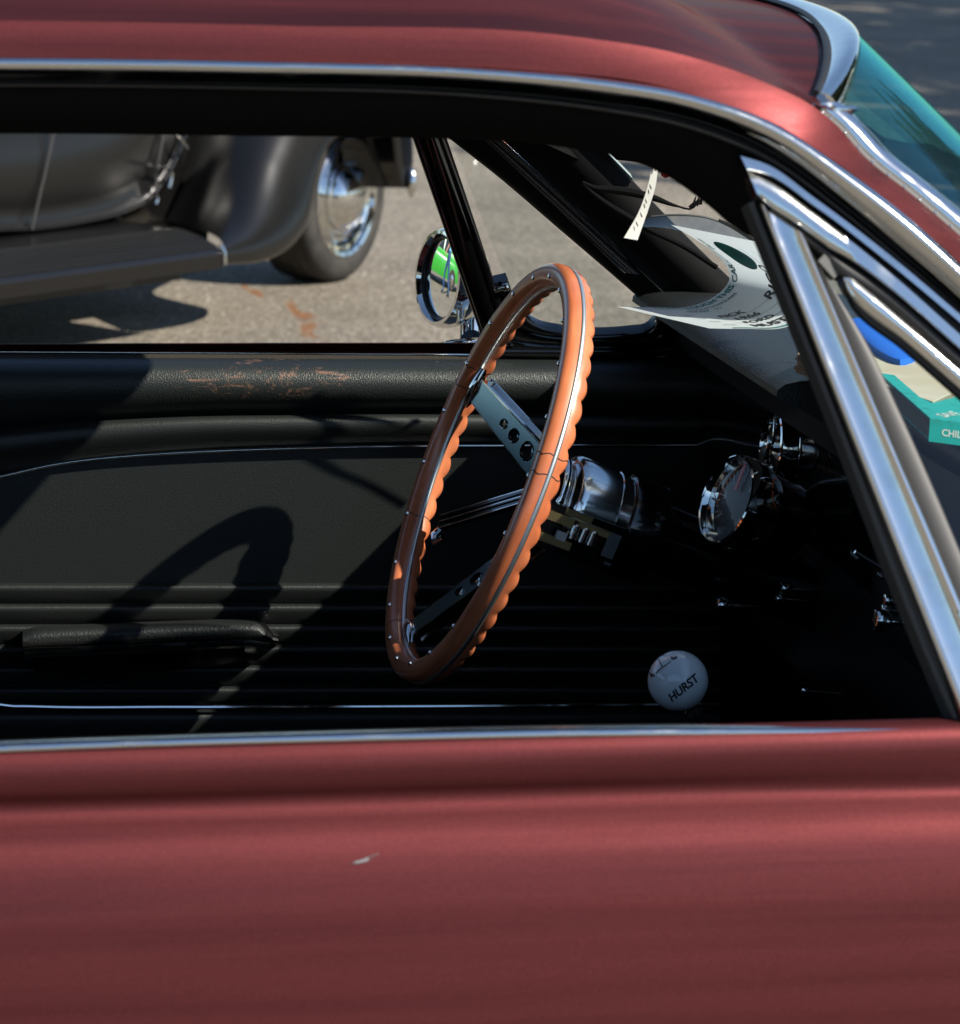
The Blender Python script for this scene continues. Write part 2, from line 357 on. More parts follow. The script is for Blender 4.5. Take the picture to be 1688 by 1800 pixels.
# far-off trees added out of view: one dark mass for the reflections
def added_wood():
    rnd = random.Random(3); vs = []; fs = []
    for i in range(150):
        a = 2*math.pi*i/150+rnd.uniform(-.02, .02); r = rnd.uniform(75, 105); h = rnd.uniform(5, 10.5)
        if 52 < math.degrees(a) < 92: continue
        c = V((r*math.cos(a), r*math.sin(a), 0)); w_ = rnd.uniform(2.2, 4.2)
        for k in range(170):
            d = V((rnd.gauss(0, 1), rnd.gauss(0, 1), rnd.gauss(0, 1))).normalized()*(rnd.random()**.4)
            p = c+V((d.x*w_, d.y*w_, h*.55+d.z*h*.45)); s_ = rnd.uniform(.35, .8)
            e = V((rnd.gauss(0, 1), rnd.gauss(0, 1), rnd.gauss(0, 1))).normalized(); f_ = e.orthogonal().normalized()
            n0 = len(vs); vs += [p+e*s_, p+f_*s_*.7, p-e*s_, p-f_*s_*.7]; fs.append((n0, n0+1, n0+2, n0+3))
        n0 = len(vs); vs += [c+V((.25, 0, 0)), c+V((-.12, .2, 0)), c+V((-.12, -.2, 0)), c+V((0, 0, h*.7))]; fs += [(n0, n0+1, n0+3), (n0+1, n0+2, n0+3), (n0+2, n0, n0+3)]
    me = bpy.data.meshes.new('added_wood'); me.from_pydata([tuple(v) for v in vs], [], fs); me.materials.append(mat('foliage', (.045, .075, .03), .7, var=(.6, (.09, .10, .035), .4, .65, None)))
    o = bpy.data.objects.new('added_wood', me); COL.objects.link(o)
    return tag(o, 'far-off belt of green trees added out of view for the reflections', 'trees', kind='stuff')
added_wood()
# trees added unseen right of the frame, to shade the far asphalt
def added_shade_trees():
    rnd = random.Random(11); lv = []; lf = []
    for k in range(9000):
        d = V((rnd.gauss(0, 1), rnd.gauss(0, 1), rnd.gauss(0, 1))).normalized()*(rnd.random()**.35)
        b = V((0, 0, 0))
        p = V((d.x*2.9, d.y*2.9, 6.4+d.z*3.1))+V((noise.noise(d*2.3), noise.noise(d*2.3+V((5, 0, 0))), 0))*.9; s_ = rnd.uniform(.09, .19)
        e = V((rnd.gauss(0, 1), rnd.gauss(0, 1), rnd.gauss(0, 1))).normalized(); f_ = e.orthogonal().normalized()
        n0 = len(lv); lv += [p+e*s_, p+f_*s_*.6, p-e*s_, p-f_*s_*.6]; lf.append((n0, n0+1, n0+2, n0+3))
    cm = bpy.data.meshes.new('crown'); cm.from_pydata([tuple(v) for v in lv], [], lf); cm.materials.append(mat('leaves', (.05, .085, .03), .6, var=(1.2, (.10, .11, .035), .4, .65, None)))
    tb = MB(); tb.add(*tubev([V((0, 0, -.1)), V((.05, 0, 1.5)), V((-.05, .1, 3.6)), V((.1, 0, 6.5)), V((.1, .1, 8))], [.26, .2, .16, .1, .03], 9))
    for k in range(7):
        a = k*2.4; z = 3+.5*k; tb.add(*tubev([V((0, 0, z)), V((math.cos(a)*1.2, math.sin(a)*1.2, z+1)), V((math.cos(a)*2.2, math.sin(a)*2.2, z+1.9))], [.09, .06, .02], 6))
    first = None
    for k, (x, y, r_, s_) in enumerate([(12.6, 6.8, 0, 1.0), (15.2, 10.6, 1.1, 1.1), (16.2, 15.2, 2.3, 1.05), (18.6, 19.6, 3.4, 1.15), (20.2, 24.6, 4.4, 1.1), (19.8, 13.8, 5.2, 1.15)]):
        t = empty('shade_tree', (x, y, 0)); t.rotation_euler.z = r_; t.scale = (s_, s_, s_)
        if first is None:
            tr = tb.build('trunk', mat('bark', (.09, .065, .045), .9, bump=(14, .6, .05, 'n'))); first = tr.data
        else:
            tr = bpy.data.objects.new('trunk', first); COL.objects.link(tr)
        cw_ = bpy.data.objects.new('crown', cm); COL.objects.link(cw_)
        tr.parent = t; cw_.parent = t
        tag(t, ['nearest', 'second nearest', 'third nearest', 'fourth nearest', 'farthest', 'outermost'][k]+' leafy tree added right of the frame to shade the far asphalt', 'tree', 'added shade trees right of the frame')
added_shade_trees()

# ================================================================== THE MAROON CAR
car = tag(empty('maroon_car', (-.2, .7, 0)), 'maroon hardtop car filling the foreground, seen through its open side windows', 'car')
MIR = lambda p: V((p.x, 1.4-p.y, p.z))

# ---- roof
CREASE = [(-420, 38), (-200, 35), (0, 36), (500, 45), (1000, 63), (1200, 96), (1350, 147), (1432, 183)]
cre = [UY(x, y, .130) for x, y in cr2(CREASE, 60)]
crx = [p.x for p in cre]; crz = [p.z for p in cre]
def zc(x): return interp(crx, crz, x) if x > crx[0] else crz[0]-.02*(crx[0]-x)
def xh(y): u = (y-.7)/.53; return -.067+.107*(1-u*u)            # front edge of the roof in plan
def roofz(x, y):
    u = min(1, abs(y-.7)/.57); fr = xh(y)-x
    z = zc(min(x, -.07))+.052*(1-u**3)
    z -= .018*(1-sm(-.1, .30, fr))*(1-u**6)
    return z-.10*sm(.75, 1.5, fr)**2
rows = []
for i in range(64):
    s = i/63; row = []
    for j in range(57):
        u = -1+2*j/56; uu = math.copysign(1-(1-abs(u))**1.5, u); y = .7+.57*uu
        x = -1.35+(xh(y if abs(uu) < .93 else .7+.53*math.copysign(1, uu))+1.35)*(1-(1-s)**1.6)
        row.append(V((x, y, roofz(x, y))))
    rows.append(row)
roof = mk('roof', *grid(rows), M['paint'], car, True, 60)
roof['label'] = 'maroon painted roof panel'
rows2 = [[p-V((0, 0, .035)) for p in r] for r in rows]
mk('headliner', *grid(rows2), M['liner'], roof)

DT = [(-420, 103), (-200, 101), (0, 101), (425, 107), (850, 121), (1050, 138), (1200, 163), (1344, 211), (1489, 304), (1605, 392), (1688, 470), (1800, 578), (1950, 722)]
DB = [(-420, 138), (-200, 136), (0, 136), (425, 141), (850, 154), (1050, 174), (1200, 199), (1356, 258), (1483, 350), (1587, 435), (1688, 523), (1790, 622), (1930, 762)]
A = [NP(x, y, -.012) for x, y in cr2(DT, 70)]; B = [NP(x, y, -.012) for x, y in cr2(DB, 70)]
DRIP = [(0, 0), (.03, .35), (.1, .62), (.2, .8), (.34, .95), (.45, 1.0), (.55, .98), (.72, .8), (.88, .45), (1, 0)]
band('drip_molding', A, B, NN, .011, .012, M['steel'], roof, DRIP)
band('drip_molding', [MIR(p) for p in A], [MIR(p) for p in B], V((0, 1, TH)).normalized(), .011, .012, M['steel'], roof, DRIP)
# painted rail between the crease of the roof and the drip moulding, running on into the front pillar
TOPE = [(-420, 38), (-200, 35), (0, 36), (500, 45), (1000, 63), (1200, 96), (1350, 147), (1428, 185), (1475, 223), (1518, 272), (1600, 338), (1688, 413), (1800, 508), (1950, 640)]
BOTE = [(-420, 103), (-200, 101), (0, 100), (470, 107), (940, 124), (1130, 144), (1290, 188), (1370, 220), (1430, 258), (1480, 292), (1560, 352), (1655, 432), (1740, 512), (1885, 652)]
def railoff(i, n): return .02*sm(.62, .8, i/(n-1))
Ta = cr2(TOPE, 90); Tb = cr2(BOTE, 90)
Ar = []; Br = []
for i, (a, b) in enumerate(zip(Ta, Tb)):
    top = UY(*a, .130) if a[0] < 1432 else None
    if top is None:
        k = sm(1428, 1520, a[0]); p1 = UY(*a, .130); p2 = NP(*a, .018); top = p1*(1-k)+p2*k
    Ar.append(top); Br.append(NP(*b, -.010))
RAIL = [(0, 0), (.1, .2), (.25, .4), (.5, .55), (.8, .4), (1, .0)]
rail = band('roof_side_rail', Ar, Br, NN, .002, .02, M['paint'], car, RAIL)
rail['label'] = 'maroon roof rail and front pillar on the passenger side'
band('roof_side_rail', [MIR(p) for p in Ar], [MIR(p) for p in Br], V((0, 1, TH)).normalized(), .004, .02, M['paint'], car, RAIL)

# weatherstrip and black inner rail below the drip moulding
WT = [(-420, 141), (0, 139), (425, 144), (850, 157), (1050, 177), (1200, 203), (1356, 262), (1483, 354), (1587, 440), (1688, 528), (1800, 632)]
WM = [(-420, 150), (0, 148), (425, 153), (850, 167), (1050, 188), (1200, 216), (1356, 278), (1470, 360), (1575, 447), (1688, 545), (1790, 645)]
WB = [(-420, 156), (0, 153), (425, 158), (850, 173), (1050, 195), (1200, 224), (1350, 284), (1465, 366), (1570, 453), (1688, 552), (1785, 652)]
WE = [(-420, 228), (0, 222), (425, 226), (740, 230), (900, 236), (1020, 249), (1100, 264), (1180, 294), (1250, 342), (1310, 392), (1360, 418), (1450, 460), (1560, 545)]
npb('weatherstrip', WT, WM, 60, .006, .002, .012, M['rubber'], roof, FLAT)
npb('retainer_strip', WM, WB, 60, .004, .003, .01, M['rubberg'], roof, ROUND)
A = [NP(x, y, .008) for x, y in cr2(WB, 60)]; B = [NP(x, y, .055) for x, y in cr2(WE, 60)]
INR = [(0, 0), (.15, .012), (.3, .006), (.42, .010), (.55, .003), (.75, .008), (.92, .004), (1, -.004)]
inner = band('inner_roof_rail', A, B, NN, 1.0, .02, M['liner'], roof, INR)
# the same trim on the far side
A2 = [MIR(p) for p in A]; B2 = [MIR(p) for p in B]
band('inner_roof_rail', A2, B2, V((0, 1, TH)).normalized(), 1.0, .02, M['liner'], roof, INR)

# ---- windshield and its bright mouldings
def wpt(s, u):
    """s 0 header .. 1 cowl ; u -1 near .. 1 far"""
    y = .7+u*(.525+.09*s); b = 1-abs(u)**2.3
    x = -.047+.305*s+.02*s*s+(.110+.02*s)*b
    zt = 1.259+.046*(1-abs(u)**6)
    return V((x, y, zt*(1-s)+.968*s+.018*math.sin(math.pi*s)))
rows = [[wpt(i/20, math.copysign(1-(1-abs(-1+2*j/48))**1.4, -1+2*j/48)) for j in range(49)] for i in range(21)]
ws = mk('windshield', *grid(rows), M['wglass'], car, True, 80)
ws['label'] = 'curved, lightly tinted windshield glass with teal put into its reflection'
Ah, Bh, Gh = [], [], []
for j in range(61):
    u = math.copysign(1-(1-abs(-1+2*j/60))**1.5, -1+2*j/60); y = .7+.53*u
    p = V((xh(y), y, roofz(xh(y), y))); q = wpt(.0, u)
    Ah.append(p+V((.002, 0, .001))); Bh.append(q+V((-.001, 0, .004)))
band('header_molding', Ah, Bh, V((.45, 0, .9)).normalized(), .006, .008, M['chrome'], ws, DRIP)
mk('header_gasket', *tubev([p+V((-.001, 0, .0015)) for p in Ah], .0022, 6), M['rubber'], ws)
ML = [(1428, 189), (1475, 227), (1518, 275), (1600, 341), (1688, 416), (1800, 511), (1950, 643)]
MU = [(1488, 192), (1530, 238), (1570, 280), (1630, 328), (1688, 374), (1800, 468), (1950, 600)]
A = [NP(x, y, .022) for x, y in cr2(ML, 40)]; B = [NP(x, y, .040) for x, y in cr2(MU, 40)]
NPI = V((.3, -.8, .55)).normalized()
band('pillar_molding', A, B, NPI, .009, .01, M['chrome'], ws, DRIP)
band('pillar_molding', [MIR(p) for p in A], [MIR(p) for p in B], V((.3, .8, .55)).normalized(), .009, .01, M['chrome'], ws, DRIP)
mk('pillar_gasket', *tubev([p+NN*.002 for p in A], .0026, 6), M['rubberg'], ws)
# joint clip, then chrome dots added as glints along the gasket
cap = A[0]; cc = MB()
cc.add(*boxv(B[1]+(A[1]-B[1])*.5+NPI*.008, (A[4]-A[0]).normalized(), (B[1]-A[1]).normalized(), NPI, .0015, .011, .003))
cc.build('molding_joint_clip', M['chrome'], ws)
for i in range(16):
    p = A[0]+(A[30]-A[0])*((i+.3*random.random())/16)
    p = A[min(39, int(1+i*1.9))]+NN*.004
    mk('gasket_glint', *lathev(p, NN, [(0, .0012), (.0006, .001), (.0009, .0004)], 6), M['chrome'], ws)

# ---- passenger door: outer skin and belt moulding
XD0, XD1 = -.80, .34
def prof_door(x):
    k = sm(-.25, .1, x)      # the undercut below the belt roll fades towards the front
    return [(.004, .905), (-.004, .9045), (-.0095, .901), (-.0125, .896), (-.0136, .889), (-.0134, .8825), (-.0122-.001*k, .8775), (-.0102-.003*k, .8735), (-.0085-.004*k, .870),
            (-.0085-.004*k, .8668), (-.0100-.002*k, .863), (-.0165, .8588), (-.0235, .8545), (-.0295, .848), (-.0345, .838), (-.039, .824), (-.044, .802), (-.049, .770), (-.053, .72), (-.056, .65), (-.055, .57), (-.05, .5), (-.052, .45), (-.06, .40), (-.05, .3), (-.03, .22)]
def skin(name, x0, x1, parent, mirror=False, nx=24):
    rows = []
    for i in range(nx+1):
        x = x0+(x1-x0)*i/nx; bow = .012*((x+.2)/1.0)**2 if x > -.2 else .010*((x+.2)/1.0)**2
        belt = -.0035*sm(-.35, -.75, -(-x)) if False else 0
        sag = .006*sm(-.25, -.85, x) if False else 0
        r = [V((x, y+bow, z+beltz(x))) for y, z in prof_door(x)]
        rows.append([MIR(p) for p in r] if mirror else r)
    v, f = grid(rows); return mk(name, v, f, M['paint'], parent, True, 60)
def beltz(x): return -.0022+.004*math.sin((x+.55)*1.5)-.006*sm(-.35, -.85, x)*0
door = skin('passenger_door', XD0, XD1, car)
door['label'] = 'maroon passenger door skin with a small paint chip'
BT = [(-420, 1322), (-200, 1315), (0, 1306), (300, 1296), (700, 1285), (1000, 1279), (1250, 1277), (1450, 1279), (1688, 1281), (1800, 1284)]
BB = [(-420, 1342), (-200, 1332), (0, 1322), (300, 1311), (700, 1301), (1000, 1295), (1250, 1293), (1450, 1291), (1688, 1288), (1800, 1290)]
A = [UY(x, y, .004) for x, y in cr2(BT, 50)]; B = [UY(x, y, -.008) for x, y in cr2(BB, 50)]
band('belt_molding', A, B, V((0, -.75, .66)), .0045, .006, M['steel'], door, DRIP)
A = [UY(x, y-3, .012) for x, y in cr2(BT, 50)]; B = [UY(x, y+4, .006) for x, y in cr2(BT, 50)]
band('window_seal', A, B, V((0, -.5, .86)), .001, .02, M['rubber'], door, FLAT)
# inner face of the near door so that no daylight gets in under the belt
mk('inner_panel', *boxv((-.23, .055, .56), (1, 0, 0), (0, 1, 0), (0, 0, 1), .57, .004, .325), M['vinyl'], door, False)
chip = MB()
cp = [(614, 1520), (626, 1514), (640, 1510), (654, 1503), (667, 1500), (657, 1506), (645, 1514), (634, 1517)]
def on_door(x, y):
    Y = -.045
    for _ in range(8):
        p = UY(x, y, Y); pr = prof_door(p.x)[10:19]; zs = [q[1]+beltz(p.x) for q in pr][::-1]; ys = [q[0] for q in pr][::-1]
        Y = interp(zs, ys, p.z)+(.012 if p.x > -.2 else .010)*(p.x+.2)**2-.0007
    return UY(x, y, Y)
chip.add([on_door(x, y) for x, y in cp], [tuple(range(8))])
chip.build('paint_chip', mat('bare_primer', (.17, .17, .17), .5, var=(300, (.06, .02, .02), .45, .6, None)), door, False)

# ---- vent window on the near side
VT1 = [(1299, 273), (1341, 286), (1432, 349), (1561, 447), (1688, 554), (1830, 676)]
VB1 = [(1312, 300), (1333, 304), (1432, 366), (1561, 465), (1688, 571), (1822, 686)]
VT2 = [(1312, 302), (1335, 310), (1432, 375), (1561, 477), (1688, 589), (1815, 700)]
VB2 = [(1330, 346), (1348, 362), (1400, 396), (1465, 442), (1492, 457), (1561, 507), (1688, 617), (1805, 720)]
vent = npb('vent_window_frame', VT1, VB1, 40, -.002, .0025, .012, M['steel'], door, FLAT)
vent['label'] = 'chrome vent window frame rail'
npb('vent_window_rail', VT2, VB2, 40, -.001, .003, .012, M['steel'], door, FLAT)
npb('vent_groove', VB1, VT2, 40, .004, .0005, .01, M['rubber'], door, FLAT)
VG1 = [(1350, 366), (1400, 400), (1465, 447), (1490, 462), (1561, 512), (1688, 622), (1805, 724)]
VG2 = [(1355, 376), (1395, 408), (1450, 452), (1478, 483), (1520, 508), (1688, 648), (1790, 733)]
npb('vent_seal', VG1, VG2, 40, .003, .003, .015, M['rubber'], door, ROUND)
V3T = [(1480, 487), (1490, 484), (1509, 497), (1600, 572), (1688, 648), (1790, 738)]
V3B = [(1481, 495), (1490, 513), (1502, 528), (1590, 600), (1688, 686), (1775, 762)]
npb('vent_glass_rim', V3T, V3B, 40, .004, .004, .01, M['chrome'], door, DRIP)
V4B = [(1484, 503), (1492, 520), (1502, 538), (1590, 612), (1688, 698), (1770, 772)]
npb('vent_glass_seal', V3B, V4B, 40, .008, .001, .006, M['rubber'], door, FLAT)
PL = [(1327, 356), (1463, 700), (1688, 1266), (1700, 1296)]; PR = [(1416, 421), (1540, 712), (1762, 1240), (1784, 1296)]
POST = [(0, 0), (.03, .5), (.07, .85), (.11, 1.0), (.15, .85), (.19, .45), (.24, .3), (.45, .36), (.68, .45), (.76, .75), (.83, 1.0), (.9, .92), (.95, .6), (1, 0)]
npb('vent_post', PL, PR, 40, -.003, .006, .014, M['chrome'], door, POST)
npb('vent_post_seal', [(1313, 358), (1449, 700), (1676, 1270), (1688, 1296)], [(1327, 356), (1463, 700), (1688, 1266), (1700, 1296)], 40, .004, .003, .014, M['rubberg'], door, ROUND)
npb('vent_inner_seal', [(1417, 423), (1500, 616), (1541, 712), (1763, 1240)], [(1440, 470), (1532, 618), (1580, 720), (1800, 1240)], 40, .008, .002, .01, M['rubberg'], door, ROUND)
gv = [NP(x, y, .012) for x, y in [(1440, 470), (1482, 490), (1690, 690), (1770, 770), (1900, 900), (1800, 1290)]]
mk('vent_glass', gv, [(0, 1, 2, 3, 4, 5)], M['glass'], door, False)
pv = MB(); pv.add(*boxv(NP(1455, 470, .006), (.7, 0, -.7), (.7, .2, .7), NN, .008, .003, .004)); pv.build('vent_pivot', mat('grey_cast_metal', (.12, .12, .11), .5), door)

# ---- floor, rear bulkhead, sides, hood, fenders
mk('floor', *boxv((-.3, .7, .24), (1, 0, 0), (0, 1, 0), (0, 0, 1), 1.0, .70, .02), M['carpet'], car, False)
mk('rear_seat_back', *boxv((-1.22, .7, .62), (1, 0, .15), (0, 1, 0), (-.15, 0, 1), .06, .66, .36), M['vinyl'], car, False)
mk('package_shelf', *boxv((-1.45, .7, .93), (1, 0, 0), (0, 1, 0), (0, 0, 1), .22, .66, .012), M['liner'], car, False)
mk('firewall', *boxv((.5, .7, .6), (1, 0, 0), (0, 1, 0), (0, 0, 1), .01, .68, .34), M['carpet'], car, False)
for s, mir in (('quarter_panel', False), ('quarter_panel', True)): skin(s, -2.15, XD0-.004, car, mir)
for s, mir in (('front_fender', False), ('front_fender', True)): skin(s, XD1+.004, 2.15, car, mir)
rows = []
for i in range(16):
    x = .30+1.85*i/15
    rows.append([V((x+(.10*(1-(abs(u)**2.2)) if i < 3 else 0), .7+u*.695, .905+beltz(min(x, .4))+.045*(1-abs(u)**3)-.0*x)) for u in [-1+2*j/16 for j in range(17)]])
mk('hood', *grid(rows), M['paint'], car, True, 60)
rows = [[V((-1.35-.8*i/8, .7+u*.69, .93+.02*(1-u*u)-.02*i/8)) for u in [-1+2*j/8 for j in range(9)]] for i in range(9)]
mk('trunk_lid', *grid(rows), M['paint'], car, True, 60)
for sgn in (0, 1):
    pts = [V((-1.0, .13, 1.27)), V((-1.35, .16, 1.23)), V((-1.75, .03, .95)), V((-.98, .015, .91)), V((-.9, .06, 1.0))]
    if sgn: pts = [MIR(p) for p in pts]
    mk('rear_pillar', pts+[p+V((0, .02 if not sgn else -.02, 0)) for p in pts], [(0, 1, 2, 3, 4), (5, 6, 7, 8, 9)]+[(i, (i+1) % 5, (i+1) % 5+5, i+5) for i in range(5)], M['paint'], car, False)
rg = [V((-1.37, .2, 1.22)), V((-1.37, 1.2, 1.22)), V((-1.72, 1.3, .95)), V((-1.72, .1, .95))]
mk('rear_window', rg, [(0, 1, 2, 3)], M['glass'], car, False)
for x in (-1.45, 1.3):
    for y in (.0, 1.4):
        wv = MB(); wv.add(*lathev((x, y-.1 if y == 0 else y-.08, .32), (0, 1, 0), [(0, .18), (0, .29), (.02, .315), (.06, .32), (.12, .32), (.16, .315), (.18, .29), (.18, .18)], 32))
        wv.build('wheel', M['tyre'], car)

# ================================================================== driver's (far) door, seen from inside
def rowsgrid(name, rows, xs, mat_, parent, angle=60):
    """rows: (list of (px x, px y) , depth y) -> surface"""
    G = []
    for pts, Y in rows:
        px = [p[0] for p in pts]; py = [p[1] for p in pts]
        G.append([UY(x, interp(px, py, x), Y) for x in xs])
    v, f = grid(G); return mk(name, v, f, mat_, parent, True, angle)
XS = [-140+12*i for i in range(117)]
K = (0, 350, 700, 1150)
def R(ys, Y): return (list(zip(K, ys)), Y)
ddoor = rowsgrid('driver_door', [R((770, 770, 770, 770), 1.376), R((1030, 1030, 1030, 1030), 1.374), R((1330, 1330, 1330, 1330), 1.374), R((1900, 1900, 1900, 1900), 1.374)], XS, M['vinyl'], car)
ddoor['label'] = 'black vinyl trim panel of the driver door'
def soft(ys):  # smooth the three-point crease into a curve
    return cr2(list(zip((-140, 0, 150, 350, 520, 700, 900, 1264), (ys[0]+(ys[0]-ys[1])*.4, ys[0], ys[0]*.45+ys[1]*.55, ys[1], ys[1]*.45+ys[2]*.55, ys[2], ys[2]+.4*(ys[3]-ys[2]), ys[3]))), 60)
PAD = [((628, 629, 631, 634), 1.388), ((631, 632, 634, 637), 1.374), ((640, 641, 643, 646), 1.361), ((655, 655, 657, 660), 1.351), ((685, 680, 680, 683), 1.346),
       ((720, 705, 703, 705), 1.351), ((742, 721, 717, 719), 1.363), ((750, 728, 724, 726), 1.371)]
rowsgrid('upper_pad', [(soft(a), b) for a, b in PAD], XS, M['worn'], ddoor)
PAD2 = [((750, 728, 724, 726), 1.372), ((756, 733, 729, 731), 1.361), ((772, 746, 741, 743), 1.355), ((800, 764, 757, 759), 1.357), ((826, 785, 775, 775), 1.367), ((834, 792, 780, 779), 1.374)]
rowsgrid('lower_pad', [(soft(a), b) for a, b in PAD2], XS, M['vinyl'], ddoor)
SY = V((0, -1, 0))
TR = [(-140, 868), (0, 837), (100, 815), (200, 803), (300, 796), (500, 788), (700, 784), (900, 783), (1150, 782), (1264, 782)]
A = [UY(x, y-4, 1.370) for x, y in cr2(TR, 60)]; B = [UY(x, y+4, 1.370) for x, y in cr2(TR, 60)]
band('curved_trim_strip', A, B, SY, .0035, .004, M['chrome'], ddoor, ROUND)
PLY = [1025, 1061, 1097, 1133, 1169, 1206, 1240]
PLP = [(0, -.2), (.02, .3), (.07, .8), (.16, 1.0), (.35, .92), (.65, .6), (.9, .2), (1, -.2)]
for a, b in zip(PLY, PLY[1:]):
    A = [UY(x, a, 1.3735) for x in (-140, 200, 600, 1000, 1264)]; B = [UY(x, b, 1.3735) for x in (-140, 200, 600, 1000, 1264)]
    band('pleat', A, B, SY, .007, .003, M['vinyl'], ddoor, PLP, 70)
LT = [(-62, 1100), (-58, 1190), (-38, 1226), (0, 1239), (60, 1242), (300, 1243), (700, 1242), (1264, 1238)]
mk('lower_trim_strip', *tubev([UY(x, y, 1.364) for x, y in cr2(LT, 60)], .0023, 8), M['chrome'], ddoor)
A = [UY(x, 1250, 1.372) for x in (-140, 400, 1264)]; B = [UY(x, 1330, 1.372) for x in (-140, 400, 1264)]
band('kick_pad', A, B, SY, .006, .002, M['vinyl'], ddoor, PLP, 70)
# belt line: outer skin edge, bright strip, felt slot
OB = [(-140, 607), (0, 608), (400, 610), (800, 613), (1264, 618)]
A = [UY(x, y, 1.425) for x, y in cr2(OB, 30)]; B = [UY(x, y+9, 1.403) for x, y in cr2(OB, 30)]
band('outer_skin_edge', A, B, V((0, -.2, .98)), .002, .05, M['paint'], ddoor, ROUND)
A = [UY(x, y+8, 1.402) for x, y in cr2(OB, 30)]; B = [UY(x, y+12, 1.400) for x, y in cr2(OB, 30)]
band('belt_trim', A, B, V((0, -.5, .86)), .0012, .01, M['chrome'], ddoor, ROUND)
A = [UY(x, y+13, 1.399) for x, y in cr2(OB, 30)]; B = [UY(x, y+21, 1.386) for x, y in cr2(OB, 30)]
band('window_felt', A, B, V((0, -.3, .95)), .0005, .02, mat('brown_felt', (.03, .022, .015), .95, bump=(500, .8, .003, 'n')), ddoor, FLAT)
far_skin = skin('driver_door_skin', XD0, XD1, car, True)

# arm rest
AX = [40, 60, 100, 250, 400, 450, 468, 480]
def ar(ys, Y): return ([(x, y) for x, y in zip(AX, ys)], Y)
ARM = [ar((1108, 1102, 1099, 1093, 1088, 1088, 1096, 1112), 1.370), ar((1110, 1103, 1100, 1095, 1090, 1090, 1099, 1114), 1.335), ar((1114, 1106, 1104, 1098, 1093, 1094, 1103, 1117), 1.312),
       ar((1120, 1114, 1111, 1105, 1100, 1101, 1110, 1121), 1.302), ar((1128, 1124, 1122, 1116, 1110, 1111, 1117, 1125), 1.299), ar((1136, 1134, 1132, 1127, 1119, 1120, 1123, 1129), 1.302), ar((1138, 1137, 1136, 1130, 1122, 1123, 1126, 1131), 1.315), ar((1138, 1138, 1138, 1132, 1124, 1125, 1127, 1132), 1.370)]
AXS = [40, 46, 52, 60, 75, 90, 110]+[130+20*i for i in range(16)]+[440, 448, 456, 464, 472, 480]
arm = rowsgrid('armrest', ARM, AXS, M['vinylt'], ddoor)
ae = [UY(480, 1112, 1.37), UY(480, 1114, 1.335), UY(480, 1117, 1.312), UY(480, 1121, 1.302), UY(480, 1125, 1.299), UY(480, 1129, 1.302), UY(480, 1131, 1.315), UY(480, 1132, 1.37)]
mk('armrest_end', ae+[p+V((.006, .004, -.002)) for p in ae], gridf(2, 8)+[tuple(range(8, 16))], M['black'], ddoor)
A = [UY(x, y, 1.293) for x, y in [(40, 1139), (150, 1136), (300, 1130), (430, 1124), (476, 1130)]]
B = [UY(x, y, 1.293) for x, y in [(44, 1153), (150, 1149), (300, 1143), (430, 1135), (470, 1136)]]
band('armrest_strip', A, B, V((0, -.9, .4)).normalized(), .003, .05, M['steel'], ddoor, FLAT)
G = []
for ys, Y in [((1153, 1149, 1143, 1135), 1.304), ((1166, 1163, 1158, 1148), 1.315), ((1180, 1180, 1176, 1162), 1.335), ((1182, 1184, 1180, 1166), 1.372)]:
    G.append([UY(x, y, Y) for x, y in cr2(list(zip((60, 150, 300, 430), ys)), 14)])
mk('armrest_base', *grid(G), mat('dark_red_plastic', (.03, .006, .005), .35), ddoor)

# far vent window and its post
def fpb(name, ea, eb, n, off, bulge, depth, mat_, parent, prof=ROUND): return npb(name, ea, eb, n, off, bulge, depth, mat_, parent, prof, FP, -NF)
fpb('vent_post', [(694, 150), (723, 236), (773, 380), (851, 606)], [(752, 150), (783, 236), (832, 380), (905, 606)], 20, -.01, .004, .012, M['black'], ddoor, [(0, 0), (.04, .6), (.1, .75), (.14, .3), (.2, .75), (.5, 1), (.76, .75), (.8, .3), (.85, .8), (.95, .6), (1, 0)])
for a, b in (((732, 236), (781, 380)), ((773, 236), (821, 380))):
    p, q = FP(*a, -.0135), FP(*b, -.0135)
    mk('vent_post_bead', *tubev([p+(q-p)*(-.4), p+(q-p)*2.55], .0009, 6), M['chrome'], ddoor)
FO = [(893, 490), (905, 525), (922, 552), (950, 572), (985, 580), (1115, 582), (1140, 578), (1152, 566), (1158, 552)]
FI = [(850, 500), (862, 560), (875, 600), (930, 612), (985, 613), (1115, 613), (1180, 613), (1210, 606), (1225, 590)]
fpb('vent_window_frame', FO, FI, 40, -.006, .005, .014, M['black'], ddoor, [(0, 0), (.05, .8), (.15, 1), (.3, .6), (.36, .2), (.45, .55), (.7, .6), (.78, .2), (.85, .5), (1, .3)])
fpb('vent_sill', [(880, 612), (1000, 613), (1120, 613), (1200, 606)], [(880, 626), (1000, 628), (1130, 630), (1225, 612)], 20, -.012, .004, .03, M['black'], ddoor, ROUND)
mk('vent_glass', [FP(x, y, 0) for x, y in [(790, 236), (1158, 560), (1115, 586), (985, 584), (905, 530)]], [(0, 1, 2, 3, 4)], M['glass'], ddoor, False)
lt = MB(); lp = FP(876, 508, -.012); lt.add(*lathev(lp, (.9, -.3, .3), [(-.004, .003), (.004, .003), (.006, .0045), (.010, .0045), (.0115, .003)], 12)); lt.build('vent_latch', M['chrome'], ddoor)

